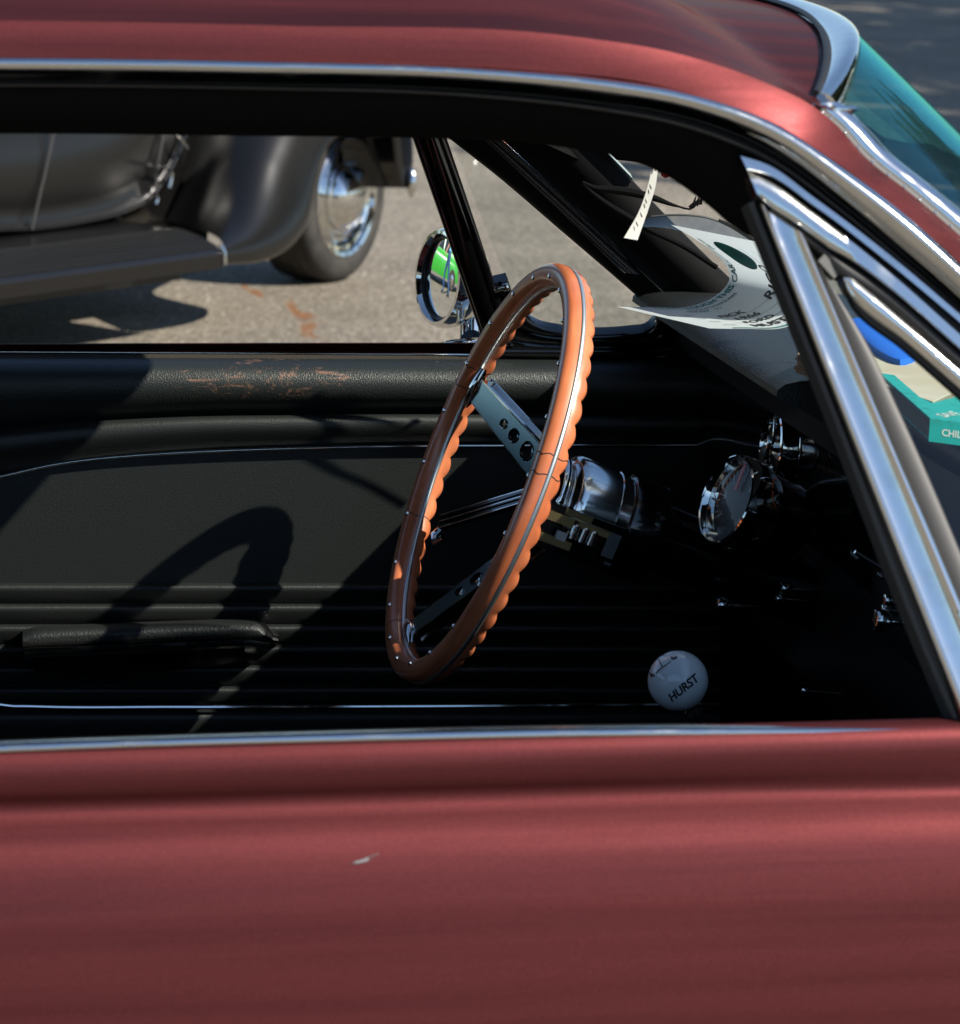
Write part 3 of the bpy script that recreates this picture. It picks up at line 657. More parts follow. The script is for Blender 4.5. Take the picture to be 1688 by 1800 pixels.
# far windshield pillar
PA = [(700, 168), (786, 240), (870, 306), (980, 400), (1100, 503), (1165, 560), (1230, 615)]
PB = [(880, 60), (1035, 240), (1090, 300), (1170, 385), (1250, 465), (1330, 540), (1420, 620)]
A = [FP(x, y, -.012) for x, y in cr2(PA, 30)]; B = [FP(x, y, -.030) for x, y in cr2(PB, 30)]
fpil = band('driver_side_pillar', A, B, -NF, .012, .02, M['liner'], car, [(0, 0), (.06, .5), (.16, .9), (.3, 1.0), (.36, .55), (.5, .45), (.62, 1.1), (.78, 1.0), (.9, .5), (1, -.4)])
fpil['label'] = 'black inner windshield pillar on the driver side'
def perforated():
    m = mat('perforated_vinyl', (.02, .02, .02), .5); t = m.node_tree; b = t.nodes['Principled BSDF']; tc = t.nodes['Texture Coordinate']
    mp = N(t, 'ShaderNodeMapping'); mp.inputs['Rotation'].default_value = (0, math.radians(-40), 0); mp.inputs['Scale'].default_value = (1, 0, 1)
    t.links.new(tc.outputs['Object'], mp.inputs[0])
    vo = N(t, 'ShaderNodeTexVoronoi'); vo.inputs['Scale'].default_value = 330; vo.inputs['Randomness'].default_value = .0; t.links.new(mp.outputs[0], vo.inputs['Vector'])
    r = N(t, 'ShaderNodeMapRange'); r.inputs[1].default_value = .3; r.inputs[2].default_value = .55; t.links.new(vo.outputs['Distance'], r.inputs[0])
    mx = N(t, 'ShaderNodeMix', data_type='RGBA'); mx.inputs[6].default_value = (.002, .002, .002, 1); mx.inputs[7].default_value = (.10, .10, .095, 1)
    t.links.new(r.outputs[0], mx.inputs[0]); t.links.new(mx.outputs[2], b.inputs['Base Color'])
    bp = N(t, 'ShaderNodeBump'); bp.inputs['Strength'].default_value = .8; bp.inputs['Distance'].default_value = .002
    t.links.new(vo.outputs['Distance'], bp.inputs['Height']); t.links.new(bp.outputs[0], b.inputs['Normal']); return m
fpb('perforated_strip', [(815, 212), (850, 244), (975, 362), (1093, 478)], [(843, 210), (879, 243), (1008, 362), (1130, 482)], 20, -.028, .0015, .004, perforated(), fpil, FLAT)
ps = [FP(x, y, -.031) for x, y in [(845, 211), (881, 243), (1010, 362), (1132, 481), (1192, 537)]]
mk('strip_bead', *tubev(ps, .0009, 6), M['steel'], fpil)

# ---- outside mirror on the far door
smi = empty('side_mirror', UY(800, 600, 1.46), car); smi['label'] = 'round chrome door mirror'
mc = UY(787, 489, 1.52); mn = V((-.954, -.30, .085)).normalized(); RM = .0545
ma_, mx_, my_ = frame(mn)
prof = [(.004, RM*.80), (.010, RM*.83), (.0135, RM*.88), (.0130, RM*.95), (.006, RM), (-.002, RM*1.0), (-.008, RM*.985), (-.018, RM*.9), (-.03, RM*.74), (-.042, RM*.45), (-.048, RM*.15), (-.049, .001)]
mk('housing', *lathev(mc, mn, prof, 48), M['chrome'], smi)
RC = .55; mg = [(.0035-(RC-math.sqrt(RC*RC-r*r)) + 0.0, r) for r in [RM*.81*k/12 for k in range(13)]]
mg = [(d+.003, max(r, .0005)) for d, r in mg]
mk('mirror_glass', *lathev(mc, mn, mg[::-1], 48), mat('mirror_silver', (.9, .92, .92), .0, 1.0), smi)
mk('mirror_seal', *lathev(mc, mn, [(.0055, RM*.78), (.0085, RM*.8), (.009, RM*.83), (.006, RM*.85)], 48, False), M['rubber'], smi)
mk('stalk', *tubev([mc-mn*.03+V((0, 0, -.03)), mc-mn*.02+V((.005, -.02, -.075)), UY(830, 600, 1.46)], [.011, .010, .013], 14), M['chrome'], smi)
fA = [UY(x, y, 1.44) for x, y in cr2([(768, 607), (790, 601), (835, 596), (900, 592)], 12)]; fB = [UY(x, y, 1.42) for x, y in cr2([(766, 613), (790, 613), (835, 614), (900, 615)], 12)]
band('foot', fA, fB, V((0, -.6, .8)), .004, .06, M['chrome'], smi, FLAT)

# ================================================================== dashboard
dash = empty('dashboard', (.25, .7, .9), car); dash['label'] = 'black padded dashboard'
def extr(name, prof, y0, y1, mat_, ny=8, ends=True, fn=None):
    rows = []
    for i in range(ny+1):
        y = y0+(y1-y0)*i/ny
        rows.append([V((x, y, z)) if fn is None else fn(x, y, z) for x, z in prof])
    return mk(name, *loft(rows, ends), mat_, dash, True, 45)
DR = [(.42, .960), (.30, .966), (.22, .969), (.165, .970), (.140, .969), (.126, .966), (.119, .961), (.118, .955), (.124, .951), (.140, .944), (.165, .93), (.178, .90), (.42, .88)]
extr('driver_brow', DR, .83, 1.372, M['vinylt'], 10)
PS = [(.42, .960), (.32, .968), (.25, .973), (.215, .972), (.198, .966), (.191, .957), (.192, .948), (.203, .938), (.225, .92), (.42, .88)]
extr('passenger_brow', PS, .05, .829, M['vinylt'], 10)
extr('instrument_panel', [(.205, .93), (.196, .90), (.192, .84), (.196, .80), (.215, .775), (.25, .76), (.42, .76), (.42, .93)], .828, 1.37, M['black'], 4)
extr('glove_panel', [(.222, .93), (.216, .90), (.214, .80), (.222, .74), (.26, .70), (.42, .70), (.42, .93)], .052, .827, M['satin'], 4)
extr('lower_panel', [(.235, .768), (.232, .70), (.25, .62), (.30, .56), (.42, .56), (.42, .768)], .056, 1.368, M['satin'], 4)
mk('kick_panel', *boxv((.34, 1.382, .6), (1, 0, 0), (0, 1, 0), (0, 0, 1), .17, .004, .34), M['carpet'], dash, False)
p = [V((.213, y, .80)) for y in (.1, .4, .8)]
mk('glove_trim', *tubev(p, .0018, 6), M['chrome'], dash)
for k, (y, z, rr) in enumerate([(1.035, .868, .034)]):
    gg = mk('gauge_bezel', *lathev((.189, y, z), (-1, 0, .12), [(-.004, rr*.86), (.008, rr*.88), (.013, rr*.94), (.012, rr), (.004, rr*1.05), (-.004, rr*1.06)], 36, False), M['chrome'], dash)
    mk('gauge_face', *lathev((.190, y, z), (-1, 0, .12), [(0, rr*.9), (.002, rr*.88), (.0025, .001)], 24), M['glass_dark'], dash)
def knob(px, py, Y, r, L, axis=(-1, 0, .1), m='chrome'):
    o = UY(px, py, Y); a = V(axis).normalized()
    mk('control_knob', *lathev(o-a*L, a, [(-.03, r*.3), (0, r*.32), (0, r*.7), (L*.25, r*.95), (L*.8, r), (L*1.1, r*.85), (L*1.2, r*.4), (L*1.15, .0004)], 20), M[m], dash)
for q in [(1540, 1090, .62, .010, .012), (1595, 1098, .60, .0095, .010), (1556, 1055, .66, .006, .010), (1551, 1072, .66, .005, .008), (1262, 1063, 1.02, .009, .014), (1375, 1034, .92, .006, .01), (1366, 1052, .92, .004, .008), (1632, 1168, .5, .005, .008), (1648, 1180, .49, .0045, .008), (1412, 1214, .75, .003, .006), (1620, 1040, .58, .005, .008)]:
    knob(*q)
# slim chrome pull handles and the parking-brake grip that catch the light below the cluster
mk('chrome_bar', *tubev([UY(1503, 970, .72), UY(1535, 990, .72), UY(1568, 1010, .72)], .0016, 8), M['chrome'], dash)
for (x0, y0, x1, y1) in ((1354, 800, 1362, 740), (1364, 832, 1376, 780), (1402, 828, 1408, 770), (1430, 828, 1444, 780)):
    mk('chrome_lever', *tubev([UY(x0, y0, .93), UY((x0+x1)/2+3, (y0+y1)/2, .92), UY(x1, y1, .93)], [.0009, .0016, .0008], 8), M['chrome'], dash)

# auxiliary gauge on the column
tach = empty('tachometer', UY(1330, 960, .98), car); tach['label'] = 'round chrome-rimmed gauge clamped beside the steering column'
tn = V((-.87, -.20, .34)).normalized(); tc_ = UY(1290, 882, .95); RT = .0445
mk('bezel', *lathev(tc_, tn, [(-.028, RT*.86), (-.018, RT*.96), (-.004, RT*1.0), (.004, RT*.995), (.009, RT*.965), (.010, RT*.93), (.008, RT*.9), (.002, RT*.87), (-.003, RT*.80)], 56, False), M['chrome'], tach)
mk('dial', *lathev(tc_, tn, [(-.004, RT*.85), (-.0035, RT*.8), (-.003, .001)], 40), mat('dial_grey', (.03, .038, .038), .45), tach)
tk = MB()
mk('lens', *lathev(tc_, tn, [(.003, RT*.885), (.006, RT*.6), (.0075, RT*.3), (.008, .0005)], 40, False), glass('dial_lens', (.92, .95, .95), (1, 1, 1), 1.25), tach)
a_, x_, y_ = frame(tn); upv = (V((0, 0, 1))-tn*tn.z).normalized(); sdv = tn.cross(upv)
for k in range(25):
    a = math.radians(-130+260*k/24); d_ = upv*math.cos(a)+sdv*math.sin(a); tk.add(*boxv(tc_-tn*.0028+d_*RT*(.70 if k % 4 else .66), d_, tn.cross(d_), tn, .0022 if k % 4 else .0042, .0005, .0002))
for k in range(7): letter(tk, str(k), (lambda a, b, d_=upv*math.cos(math.radians(-130+260*k/6))+sdv*math.sin(math.radians(-130+260*k/6)): tc_-tn*.0026+d_*RT*.50-sdv*(a-.002)+upv*(b-.002)), 0, 0, .006)
tk.build('dial_marks', mat('dial_white', (.55, .58, .58), .5), tach, False)
nb = MB(); nb.add(*boxv(tc_+tn*.0005+upv*.024+sdv*.004, upv, sdv, tn, .013, .0022, .0006)); nb.build('needle', mat('red_needle', (.5, .01, .01), .4), tach)
mk('can', *lathev(tc_, tn, [(-.075, RT*.45), (-.07, RT*.75), (-.055, RT*.84), (-.027, RT*.86)], 40), M['black'], tach)
mk('bracket', *tubev([tc_-tn*.05+V((0, 0, -.03)), tc_-tn*.055+V((.02, .04, -.05)), tc_-tn*.06+V((.03, .09, -.065))], .008, 10), M['black'], tach)
mk('clamp_bar', *tubev([UY(1330, 905, .97), UY(1420, 937, 1.0)], .005, 10), M['black'], tach)

# ================================================================== steering wheel and column
TW = .3594; WC = V((-.0964, 1.06, .8382)); WA = V((math.cos(TW), 0, -math.sin(TW))); WB_ = V((math.sin(TW), 0, math.cos(TW))); WY = V((0, 1, 0))
def W(r, th, ax): return WC+(WY*math.cos(th)+WB_*math.sin(th))*r+WA*ax
sw = empty('steering_wheel', tuple(WC), car); sw['label'] = 'orange woodgrain steering wheel with finger grips and drilled chrome spokes'
RR, rm = .2, .0132; NS = 54; NT = NS*6; NC = 18
NC = 24
def rimpt(th, ph, grow=1.0):
    ca, sa = math.cos(ph), math.sin(ph); e = 2/2.7
    x = math.copysign(abs(ca)**e, ca)*.0109*grow; z = math.copysign(abs(sa)**e, sa)*.0134*grow
    if sa > 0: z *= 1+(.30*abs(math.sin(NS*th/2))**.8-.12)*min(1, sa*1.3)
    return W(RR+x, th, z+.0008)
rows = [[rimpt(2*math.pi*i/NT, 2*math.pi*k/NC) for k in range(NC)] for i in range(NT)]
rim = mk('rim', *loft(rows, False, True), M['wood'], sw, True, 80)
at = rim.data.color_attributes.new('grain', 'FLOAT_COLOR', 'POINT')
for i in range(NT):
    for k in range(NC):
        a = 2*math.pi*i/NT; b = 2*math.pi*k/NC
        q = .5+.5*noise.noise(V((math.cos(a)*3.1, math.sin(a)*3.1, 0))+V((math.cos(b), math.sin(b), 0))*2.3)+.35*noise.noise(V((math.cos(a)*9, math.sin(a)*9, 5))+V((0, math.cos(b), math.sin(b)))*5)
        q = min(1, max(0, q)); at.data[i*NC+k].color = (q, q, q, 1)
for sgn in (1, -1):
    rows = []
    for i in range(160):
        th = 2*math.pi*i/160; r0 = RR+sgn*.0095; r1 = RR+sgn*.01105
        rows.append([W(r0, th, -.0006), W(r1, th, -.0004), W(r1+sgn*.0003, th, .0018), W(r1, th, .0040), W(r0, th, .0042)])
    mk('metal_inlay', *loft(rows, False, True), M['inlay'], sw, True, 80)
for i in range(22):
    th = 2*math.pi*(i+.35)/22
    mk('rivet', *lathev(W(RR-.004, th, -.0124), -WA, [(-.001, .0026), (.0008, .0025), (.0014, .0016), (.0016, .0003)], 10), M['chrome'], sw)
for th in (168, 333, 22, 15, 292, 163):
    rows = []
    for k in range(25):
        ph = 2*math.pi*k/24; j = .0012*math.sin(5*ph+th)
        for_ = [rimpt(math.radians(th)+(j+d)/RR, ph, 1.012) for d in (-.0005, .0005)]
        rows.append(for_)
    mk('rim_crack', *grid(rows), M['wooddark'], sw)

def plate(loops, th):
    """flat plate with holes from closed loops -> verts3 (x, y, +-th), faces"""
    c = bpy.data.curves.new('p', 'CURVE'); c.dimensions = '2D'; c.fill_mode = 'BOTH'; c.extrude = th
    for L in loops:
        s = c.splines.new('POLY'); s.points.add(len(L)-1); s.use_cyclic_u = True
        for q, (x, y) in zip(s.points, L): q.co = (x, y, 0, 1)
    o = bpy.data.objects.new('p', c); COL.objects.link(o); bpy.context.view_layer.update()
    me = bpy.data.meshes.new_from_object(o.evaluated_get(bpy.context.evaluated_depsgraph_get()))
    r = [tuple(v.co) for v in me.vertices], [tuple(p.vertices) for p in me.polygons]
    bpy.data.objects.remove(o); bpy.data.curves.remove(c); bpy.data.meshes.remove(me); return r
def circ(x, y, r, n=24, e=1.0): return [(x+r*e*math.cos(2*math.pi*k/n), y+r*math.sin(2*math.pi*k/n)) for k in range(n)]
for deg in (17, 285):
    th = math.radians(deg); er = WY*math.cos(th)+WB_*math.sin(th); et = -WY*math.sin(th)+WB_*math.cos(th)
    Pr, Ph = W(.187, th, .002), W(.034, th, .078)
    ex = (Ph-Pr).normalized(); L = (Ph-Pr).length; ez = ex.cross(et).normalized()
    fn = lambda x, y, z: Pr+ex*x+et*y+ez*z
    out = [(-.004, -.008), (.004, -.012), (.012, -.0128), (L, -.0185), (L, .0185), (.012, .0128), (.004, .012), (-.004, .008)]
    v, f = plate([out, circ(.068, 0, .0056), circ(.089, 0, .0080), circ(.116, 0, .0105)], .0012)
    sp = mk('spoke', [fn(*p) for p in v], f, M['brushed'], sw, False)
    for s in (-1, 1):     # folded flanges along both edges, with a bright lip
        fl = MB()
        fl.add(*boxv(fn(L*.5+.004, s*(.0157), -.004), (fn(L, s*.021, 0)-fn(.012, s*.0150, 0)).normalized(), ez, et, L*.5-.006, .0052, .0009))
        fl.add(*boxv(fn(L*.5+.004, s*(.0170), -.0095), (fn(L, s*.021, 0)-fn(.012, s*.0150, 0)).normalized(), ez, et, L*.5-.006, .0008, .003))
        fl.build('spoke_flange', M['chrome'], sw, False)
    for (hx, hr) in ((.068, .0056), (.089, .0080), (.116, .0105)):
        mk('spoke_eyelet', *lathev(fn(hx, 0, 0), -ez, [(-.003, hr*.86), (.0006, hr*.9), (.0022, hr*1.0), (.0018, hr*1.12), (.0009, hr*1.14)], 24, False), M['chrome'], sw)
    hb = MB()
    v = [fn(x, y, z) for x, y, z in [(.006, -.011, -.001), (.006, .011, -.001), (.050, .007, -.001), (.050, -.007, -.001), (.010, -.008, -.010), (.010, .008, -.010), (.034, .006, -.0095), (.046, 0, -.003), (.034, -.006, -.0095)]]
    hb.add(v, [(0, 1, 5, 4), (0, 4, 8, 3), (1, 2, 6, 5), (3, 8, 7), (2, 7, 6), (3, 7, 2), (4, 5, 6, 8), (8, 6, 7), (0, 3, 2, 1)])
    bevel(hb.build('horn_button', M['chrome'], sw, False), .0015)
    mk('spoke_collar', *tubev([W(.187, th-.12, .004), W(.184, th-.06, .004), W(.183, th, .004), W(.184, th+.06, .004), W(.187, th+.12, .004)], [.003, .006, .007, .006, .003], 10), M['chrome'], sw)
mk('hub', *lathev(WC, WA, [(.070, .020), (.074, .034), (.079, .0445), (.084, .0478), (.092, .0485), (.122, .0474), (.123, .0460), (.125, .0460), (.126, .0472), (.138, .0455), (.140, .030)], 56), mat('soft_chrome', (.72, .74, .75), .14, 1.0), sw, True)
mk('hub_ring', *loft([[W(.038+.006*math.cos(a), b, .068+.007*math.sin(a)) for a in [2*math.pi*k/10 for k in range(10)]] for b in [2*math.pi*k/48 for k in range(48)]], False, True), M['chrome'], sw)
mk('hub_cap', *lathev(WC, WA, [(.066, .0005), (.0665, .018), (.070, .031), (.076, .033)], 40), M['black'], sw)

colm = empty('steering_column', tuple(W(0, 0, .3)), car); colm['label'] = 'black steering column with open switch housing'
mk('shroud', *lathev(WC, WA, [(.136, .040), (.140, .049), (.160, .052), (.175, .050), (.18, .034), (.36, .033), (.40, .034)], 40), M['black'], colm)
# the cut-open switch housing on the passenger side of the hub
e1, e2, e3 = WA, V((0, -1, 0)), WB_
def H(a, n, u): return WC+e1*a+e2*(n+.002)+e3*(u-.012)
hs = MB(); hs.add(*boxv(H(.098, .043, .012), e1, e2, e3, .040, .007, .0035)); hs.add(*boxv(H(.098, .043, -.026), e1, e2, e3, .040, .007, .0030)); hs.add(*boxv(H(.138, .043, -.007), e1, e2, e3, .003, .008, .022))
hs.build('switch_housing', M['black'], colm, False)
mk('switch_back', *boxv(H(.098, .039, -.007), e1, e2, e3, .042, .001, .018), M['glass_dark'], colm, False)
mk('switch_plate', *boxv(H(.128, .0505, -.004), e1, e2, e3, .006, .001, .012), mat('zinc', (.2, .24, .24), .4, .8), colm, False)
for a, u, L, h in ((.072, .003, .018, .0045), (.106, .004, .020, .0028), (.074, -.019, .018, .0038), (.088, .012, .014, .003)):
    mk('brass_contact', *boxv(H(a, .047, u), e1, e2, e3, L, .003, h), M['brass'], colm, False)
for a in (.090, .100, .109):
    mk('switch_roller', *lathev(H(a, .048, -.012), e3, [(0, .0035), (.001, .0045), (.014, .0045), (.0155, .003)], 14), M['dullchrome' if a < .1 else 'chrome'], colm)
mk('switch_block', *boxv(H(.079, .049, -.012), e1, e2, e3, .005, .003, .004), mat('white_nylon', (.5, .55, .55), .4), colm, False)
# turn-signal lever reaching to the far side, behind the rim
l0, l1 = W(.04, math.radians(345), .062), W(.168, math.radians(331), .018)
ld = (l1-l0).normalized(); ln = ld.cross(WA).normalized(); lm = ln.cross(ld)
lv = MB()
for off in (-.0055, 0, .0055):
    lv.add(*boxv((l0+l1)*.5+ln*off, ld, ln, lm, (l1-l0).length/2, .0016, .0035))
lv.add(*boxv((l0+l1)*.5+lm*.003, ld, ln, lm, (l1-l0).length/2-.001, .0065, .0012))
lv.build('signal_lever', M['black'], colm, False)
for off in (-.0074, 0, .0074):
    mk('lever_bead', *tubev([l0+ln*off-lm*.0036, l1+ln*off-lm*.0036], .0007, 6), M['chrome'], colm)
mk('lever_tip', *tubev([l1+ln*.006, l1+ld*.008+ln*.012, l1+ld*.004+ln*.02, l1-ld*.008+ln*.018], [.003, .004, .004, .003], 8), M['chrome'], colm)

# ================================================================== shift lever
sh = empty('shift_lever', UY(1300, 1330, .74), car); sh['label'] = 'floor shifter with white ball knob'
kc = UY(1192, 1197, .72); KR = .0262; kd = (CP-kc).normalized()
rows = []
knv = MB(); kax = (V((-.50, .12, .86))).normalized()
knv.add(*lathev(kc, kax, [(-KR*1.0, .0065)]+[(KR*math.sin(a), KR*math.cos(a)) for a in [math.radians(-68+k*158/26) for k in range(27)]]+[(KR, .0002)], 96))
knv.build('knob', M['white'], sh, True, 60)
mk('shaft', *tubev([kc-kax*KR*1.05, kc-kax*.06, kc-kax*.12+V((.01, 0, 0)), kc-kax*.3+V((.05, 0, 0))], [.0055, .005, .005, .006], 12), M['chrome'], sh)
mk('knob_collar', *lathev(kc-kax*KR*1.22, kax, [(0, .006), (0, .0088), (.004, .0088), (.005, .007)], 20), M['dullchrome'], sh)
kx = _r; ky = _u
def onball(px, py):
    def fn(a, b):
        d = kx*((px-1192)/51.5)+ky*((1197-py)/51.5)
        d = d+kx*(a)+ky*(b)
        q = min(.995, d.x*d.x+d.y*d.y+d.z*d.z); d2 = (d+kd*math.sqrt(1-q)).normalized(); return kc+d2*(KR+.00035)
    return fn
t1 = MB(); letter(t1, 'HURST', onball(1205, 1213), 0, 0, .36, .18, .012, math.radians(39), True); t1.build('lettering', M['ink'], sh, False)
t2 = MB()
letter(t2, '3', onball(1181, 1158), 0, 0, .26, 0, .01, math.radians(-80), True)
letter(t2, '4', onball(1151, 1187), 0, -.05, .26, .1, .01, math.radians(60), True)
fb = onball(1192, 1197)
def pp(x, y): return ((x-1192)/51.5, (1197-y)/51.5)
for (x0, y0, x1, y1) in ((1157, 1180, 1180, 1163), (1165, 1173, 1159, 1160), (1154, 1184, 1160, 1178)):
    a, b = pp(x0, y0), pp(x1, y1); dx, dy = b[0]-a[0], b[1]-a[1]; L = math.hypot(dx, dy); nx, ny = -dy/L*.016, dx/L*.016
    k = 6; vs = []
    for i in range(k+1):
        t_ = i/k; vs += [fb(a[0]+dx*t_+nx, a[1]+dy*t_+ny), fb(a[0]+dx*t_-nx, a[1]+dy*t_-ny)]
    t2.add(vs, [(2*i, 2*i+1, 2*i+3, 2*i+2) for i in range(k)])
t2.build('shift_pattern', M['ink'], sh, False)

# rear-view mirror under the header
rv = empty('rear_view_mirror', (.03, .7, 1.27), car)
mk('mirror_arm', *tubev([V((.005, .7, 1.285)), V((-.005, .7, 1.262)), V((-.02, .705, 1.25))], .005, 8), M['chrome'], rv)
bevel(mk('mirror_shell', *boxv((-.028, .705, 1.238), (.97, .1, -.2), (-.1, 1, 0), (.2, 0, .97), .008, .115, .024), M['black'], rv, False), .006)
for y in (.43, .97):
    bevel(mk('sun_visor', *boxv((-.13, y, 1.270), (1, 0, .0), (0, 1, 0), (0, 0, 1), .06, .16, .006), M['liner'], roof, False), .005)

# wipers parked along the base of the windshield
for (u0, u1, s0) in ((-.72, .02, .985), (.05, .80, .985)):
    wp = [wpt(s0-.03*math.sin(math.pi*k/8), u0+(u1-u0)*k/8)+V((.006, 0, .008)) for k in range(9)]
    wb = MB(); wb.add(*tubev(wp, .0035, 6)); wb.add(*tubev([p+V((.008, 0, .004)) for p in wp[2:7]]+[wpt(1.0, (u0+u1)/2-.25)+V((.02, 0, .01))], .003, 6))
    wb.build('wiper', M['satin'], ws)

# ================================================================== loose things on the dash
# ---- curled show card
cn = V((.42, -.907, 0)).normalized(); B0 = UZ(1250, 528, 1.0125)
CPX = [(1085, 539), (1150, 540), (1215, 538), (1250, 525), (1272, 508), (1283, 490), (1280, 472), (1262, 450), (1225, 422), (1180, 395)]
cprof = cr([UP(x, y, B0, cn) for x, y in CPX], 60)
clen = [0]
for a, b in zip(cprof, cprof[1:]): clen.append(clen[-1]+(b-a).length)
CL = clen[-1]; CWD = .132
def cardpt(u, v, lift=0.0):
    """u 0..CL along the curl, v 0..CWD from the inner edge outwards"""
    u = min(max(u, 0), CL-1e-6); k = 0
    while k < len(clen)-2 and clen[k+1] < u: k += 1
    t = (u-clen[k])/(clen[k+1]-clen[k]); p = cprof[k]+(cprof[k+1]-cprof[k])*t
    tg = (cprof[min(k+2, 59)]-cprof[max(k-1, 0)]).normalized(); nn = tg.cross(cn).normalized()
    return p+cn*v+nn*lift
nn0 = (cprof[31]-cprof[29]).normalized().cross(cn)
LS = 1 if nn0.dot(V((-1, 0, 0))) > 0 else -1     # inside of the curl faces back and up
card = empty('show_card', tuple(cardpt(.08, .06)))
tag(card, 'curled white show card with teal print and black handwriting on the dashboard', 'card')
rows = [[cardpt(CL*i/70, CWD*j/10) for j in range(11)] for i in range(71)]
rows2 = [[cardpt(CL*i/70, CWD*j/10, -LS*.0006) for j in range(11)] for i in range(71)]
sheet = MB(); sheet.add(*grid(rows)); sheet.build('sheet', M['paper'], card, True, 80)
ct = MB(); ck = MB()
def cf(u, v): return cardpt(u, v, LS*.0005)
def cword(mb, s, u, v, size, shear=0, bold=0.0, rot=0.0): letter(mb, s, lambda a, b: cf(u+a, v-b), 0, 0, size, shear, bold, rot)
cword(ct, "DON'T TOUCH THIS CAR -", .038, .0115, .0105, 0, .0003)
cword(ct, 'thanks', .185, .012, .009, .2, .0002)
cword(ck, 'www.cruisers.net', .068, .0215, .0085)
cword(ct, 'SHOW', .06, .031, .0085, .1, .0003); cword(ck, 'SO', .092, .0315, .0065)
for k, (s, u) in enumerate((('NAME', .034), ('YEAR', .034), ('MAKE', .034), ('MODEL', .034))): cword(ck, s, u, .055+.019*k, .0052)
cword(ck, 'RICK', .072, .062, .0135, .25, .0003); cword(ck, 'RICO', .128, .068, .0175, .2, .0004)
cword(ck, '1966', .076, .080, .0150, .25, .0003); cword(ck, 'FORD', .072, .098, .0135, .2, .0003); cword(ck, 'MUSTANG', .066, .117, .0165, .15, .0005)
ct.build('teal_print', M['tealink'], card, False); ck.build('black_writing', M['ink'], card, False)
rl = MB()
for k in range(5):
    v0 = .064+.0155*k; n = 40; u0, u1 = .062, CL-.03-.004*k
    vs = []
    for i in range(n+1):
        u = u0+(u1-u0)*i/n; vs += [cf(u, v0), cf(u, v0+.0005)]
    rl.add(vs, [(2*i, 2*i+1, 2*i+3, 2*i+2) for i in range(n)])
rl.build('ruled_lines', M['ink'], card, False)
bd = MB(); n = 60; vs = []
for i in range(n+1):
    u = .03+(CL-.06)*i/n; vs += [cf(u, .1265), cf(u, .1295)]
bd.add(vs, [(2*i, 2*i+1, 2*i+3, 2*i+2) for i in range(n)]); bd.build('teal_border', M['tealink'], card, False)
lg = MB(); lg.add([cf(CL-.052+.026*math.cos(a), .040+.019*math.sin(a)) for a in [2*math.pi*k/40 for k in range(40)]]+[cf(CL-.052, .04)], [(k, (k+1) % 40, 40) for k in range(40)])
lg.build('oval_emblem', M['tealink'], card, False)
le = MB()
for s, dv in (('GSC', .042), ('cruisers', .050)):
    letter(le, s, lambda a, b: cardpt(CL-.062+a, dv-b, LS*.0008), 0, 0, .008)
le.build('emblem_letters', M['ink'], card, False)

sp_ = cardpt(CL*.52, CWD*.97)
mk('strut', *tubev([sp_+V((.002, 0, 0)), sp_+V((.026, 0, -.02)), V((sp_.x+.045, sp_.y, .968))], .002, 6), M['satin'], card)
# ---- grey film standing in for the card's reflection in the windshield, with toothed edge
po = empty('reflection_film', tuple(cardpt(CL*.6, .09)))
tag(po, 'grey film with black toothed edge standing in for the windshield reflection of the card', 'reflection film')
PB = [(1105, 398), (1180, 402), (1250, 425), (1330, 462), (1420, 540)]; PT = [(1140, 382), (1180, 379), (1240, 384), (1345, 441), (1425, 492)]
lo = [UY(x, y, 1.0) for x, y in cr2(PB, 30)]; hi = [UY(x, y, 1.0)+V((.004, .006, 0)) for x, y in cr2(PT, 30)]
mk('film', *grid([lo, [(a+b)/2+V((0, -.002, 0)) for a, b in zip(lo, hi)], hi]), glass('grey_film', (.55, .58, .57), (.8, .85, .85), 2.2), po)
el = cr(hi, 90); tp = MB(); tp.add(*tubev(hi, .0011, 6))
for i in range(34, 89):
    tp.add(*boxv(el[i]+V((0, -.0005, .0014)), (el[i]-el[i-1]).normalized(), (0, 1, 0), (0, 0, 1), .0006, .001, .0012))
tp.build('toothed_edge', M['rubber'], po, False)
# ---- black rubber strip lying between the card and the windshield pillar
rs = empty('rubber_strip', tuple(UY(1260, 470, 1.19)))
tag(rs, 'loose black rubber strip with a frayed end beside the hanging white tag', 'rubber strip')
path = [UY(x, y, 1.19) for x, y in cr2([(1024, 320), (1045, 330), (1075, 333), (1110, 338), (1150, 348), (1190, 362), (1218, 366), (1226, 356)], 24)]
mk('strip', *tubev(path, [.001+.0032*math.sin(math.pi*min(1, (k+1)/20)) for k in range(24)], 8), M['matte'], rs)
path = [UY(x, y, 1.19) for x, y in cr2([(1024, 322), (1045, 342), (1072, 362), (1105, 382), (1140, 403), (1200, 432), (1260, 470)], 24)]
mk('strip', *tubev(path, [.001+.0024*math.sin(math.pi*min(1, (k+1)/14)/1.3) for k in range(24)], 8), M['matte'], rs)
fr_ = MB()
for k in range(9):
    a = UY(1212+k*2.5, 364-k*.6+random.uniform(-2, 2), 1.19); fr_.add(*tubev([a, a+V((random.uniform(0, .006), 0, random.uniform(.002, .010)))], [.0018, .0006], 5))
fr_.build('frayed_end', M['matte'], rs)

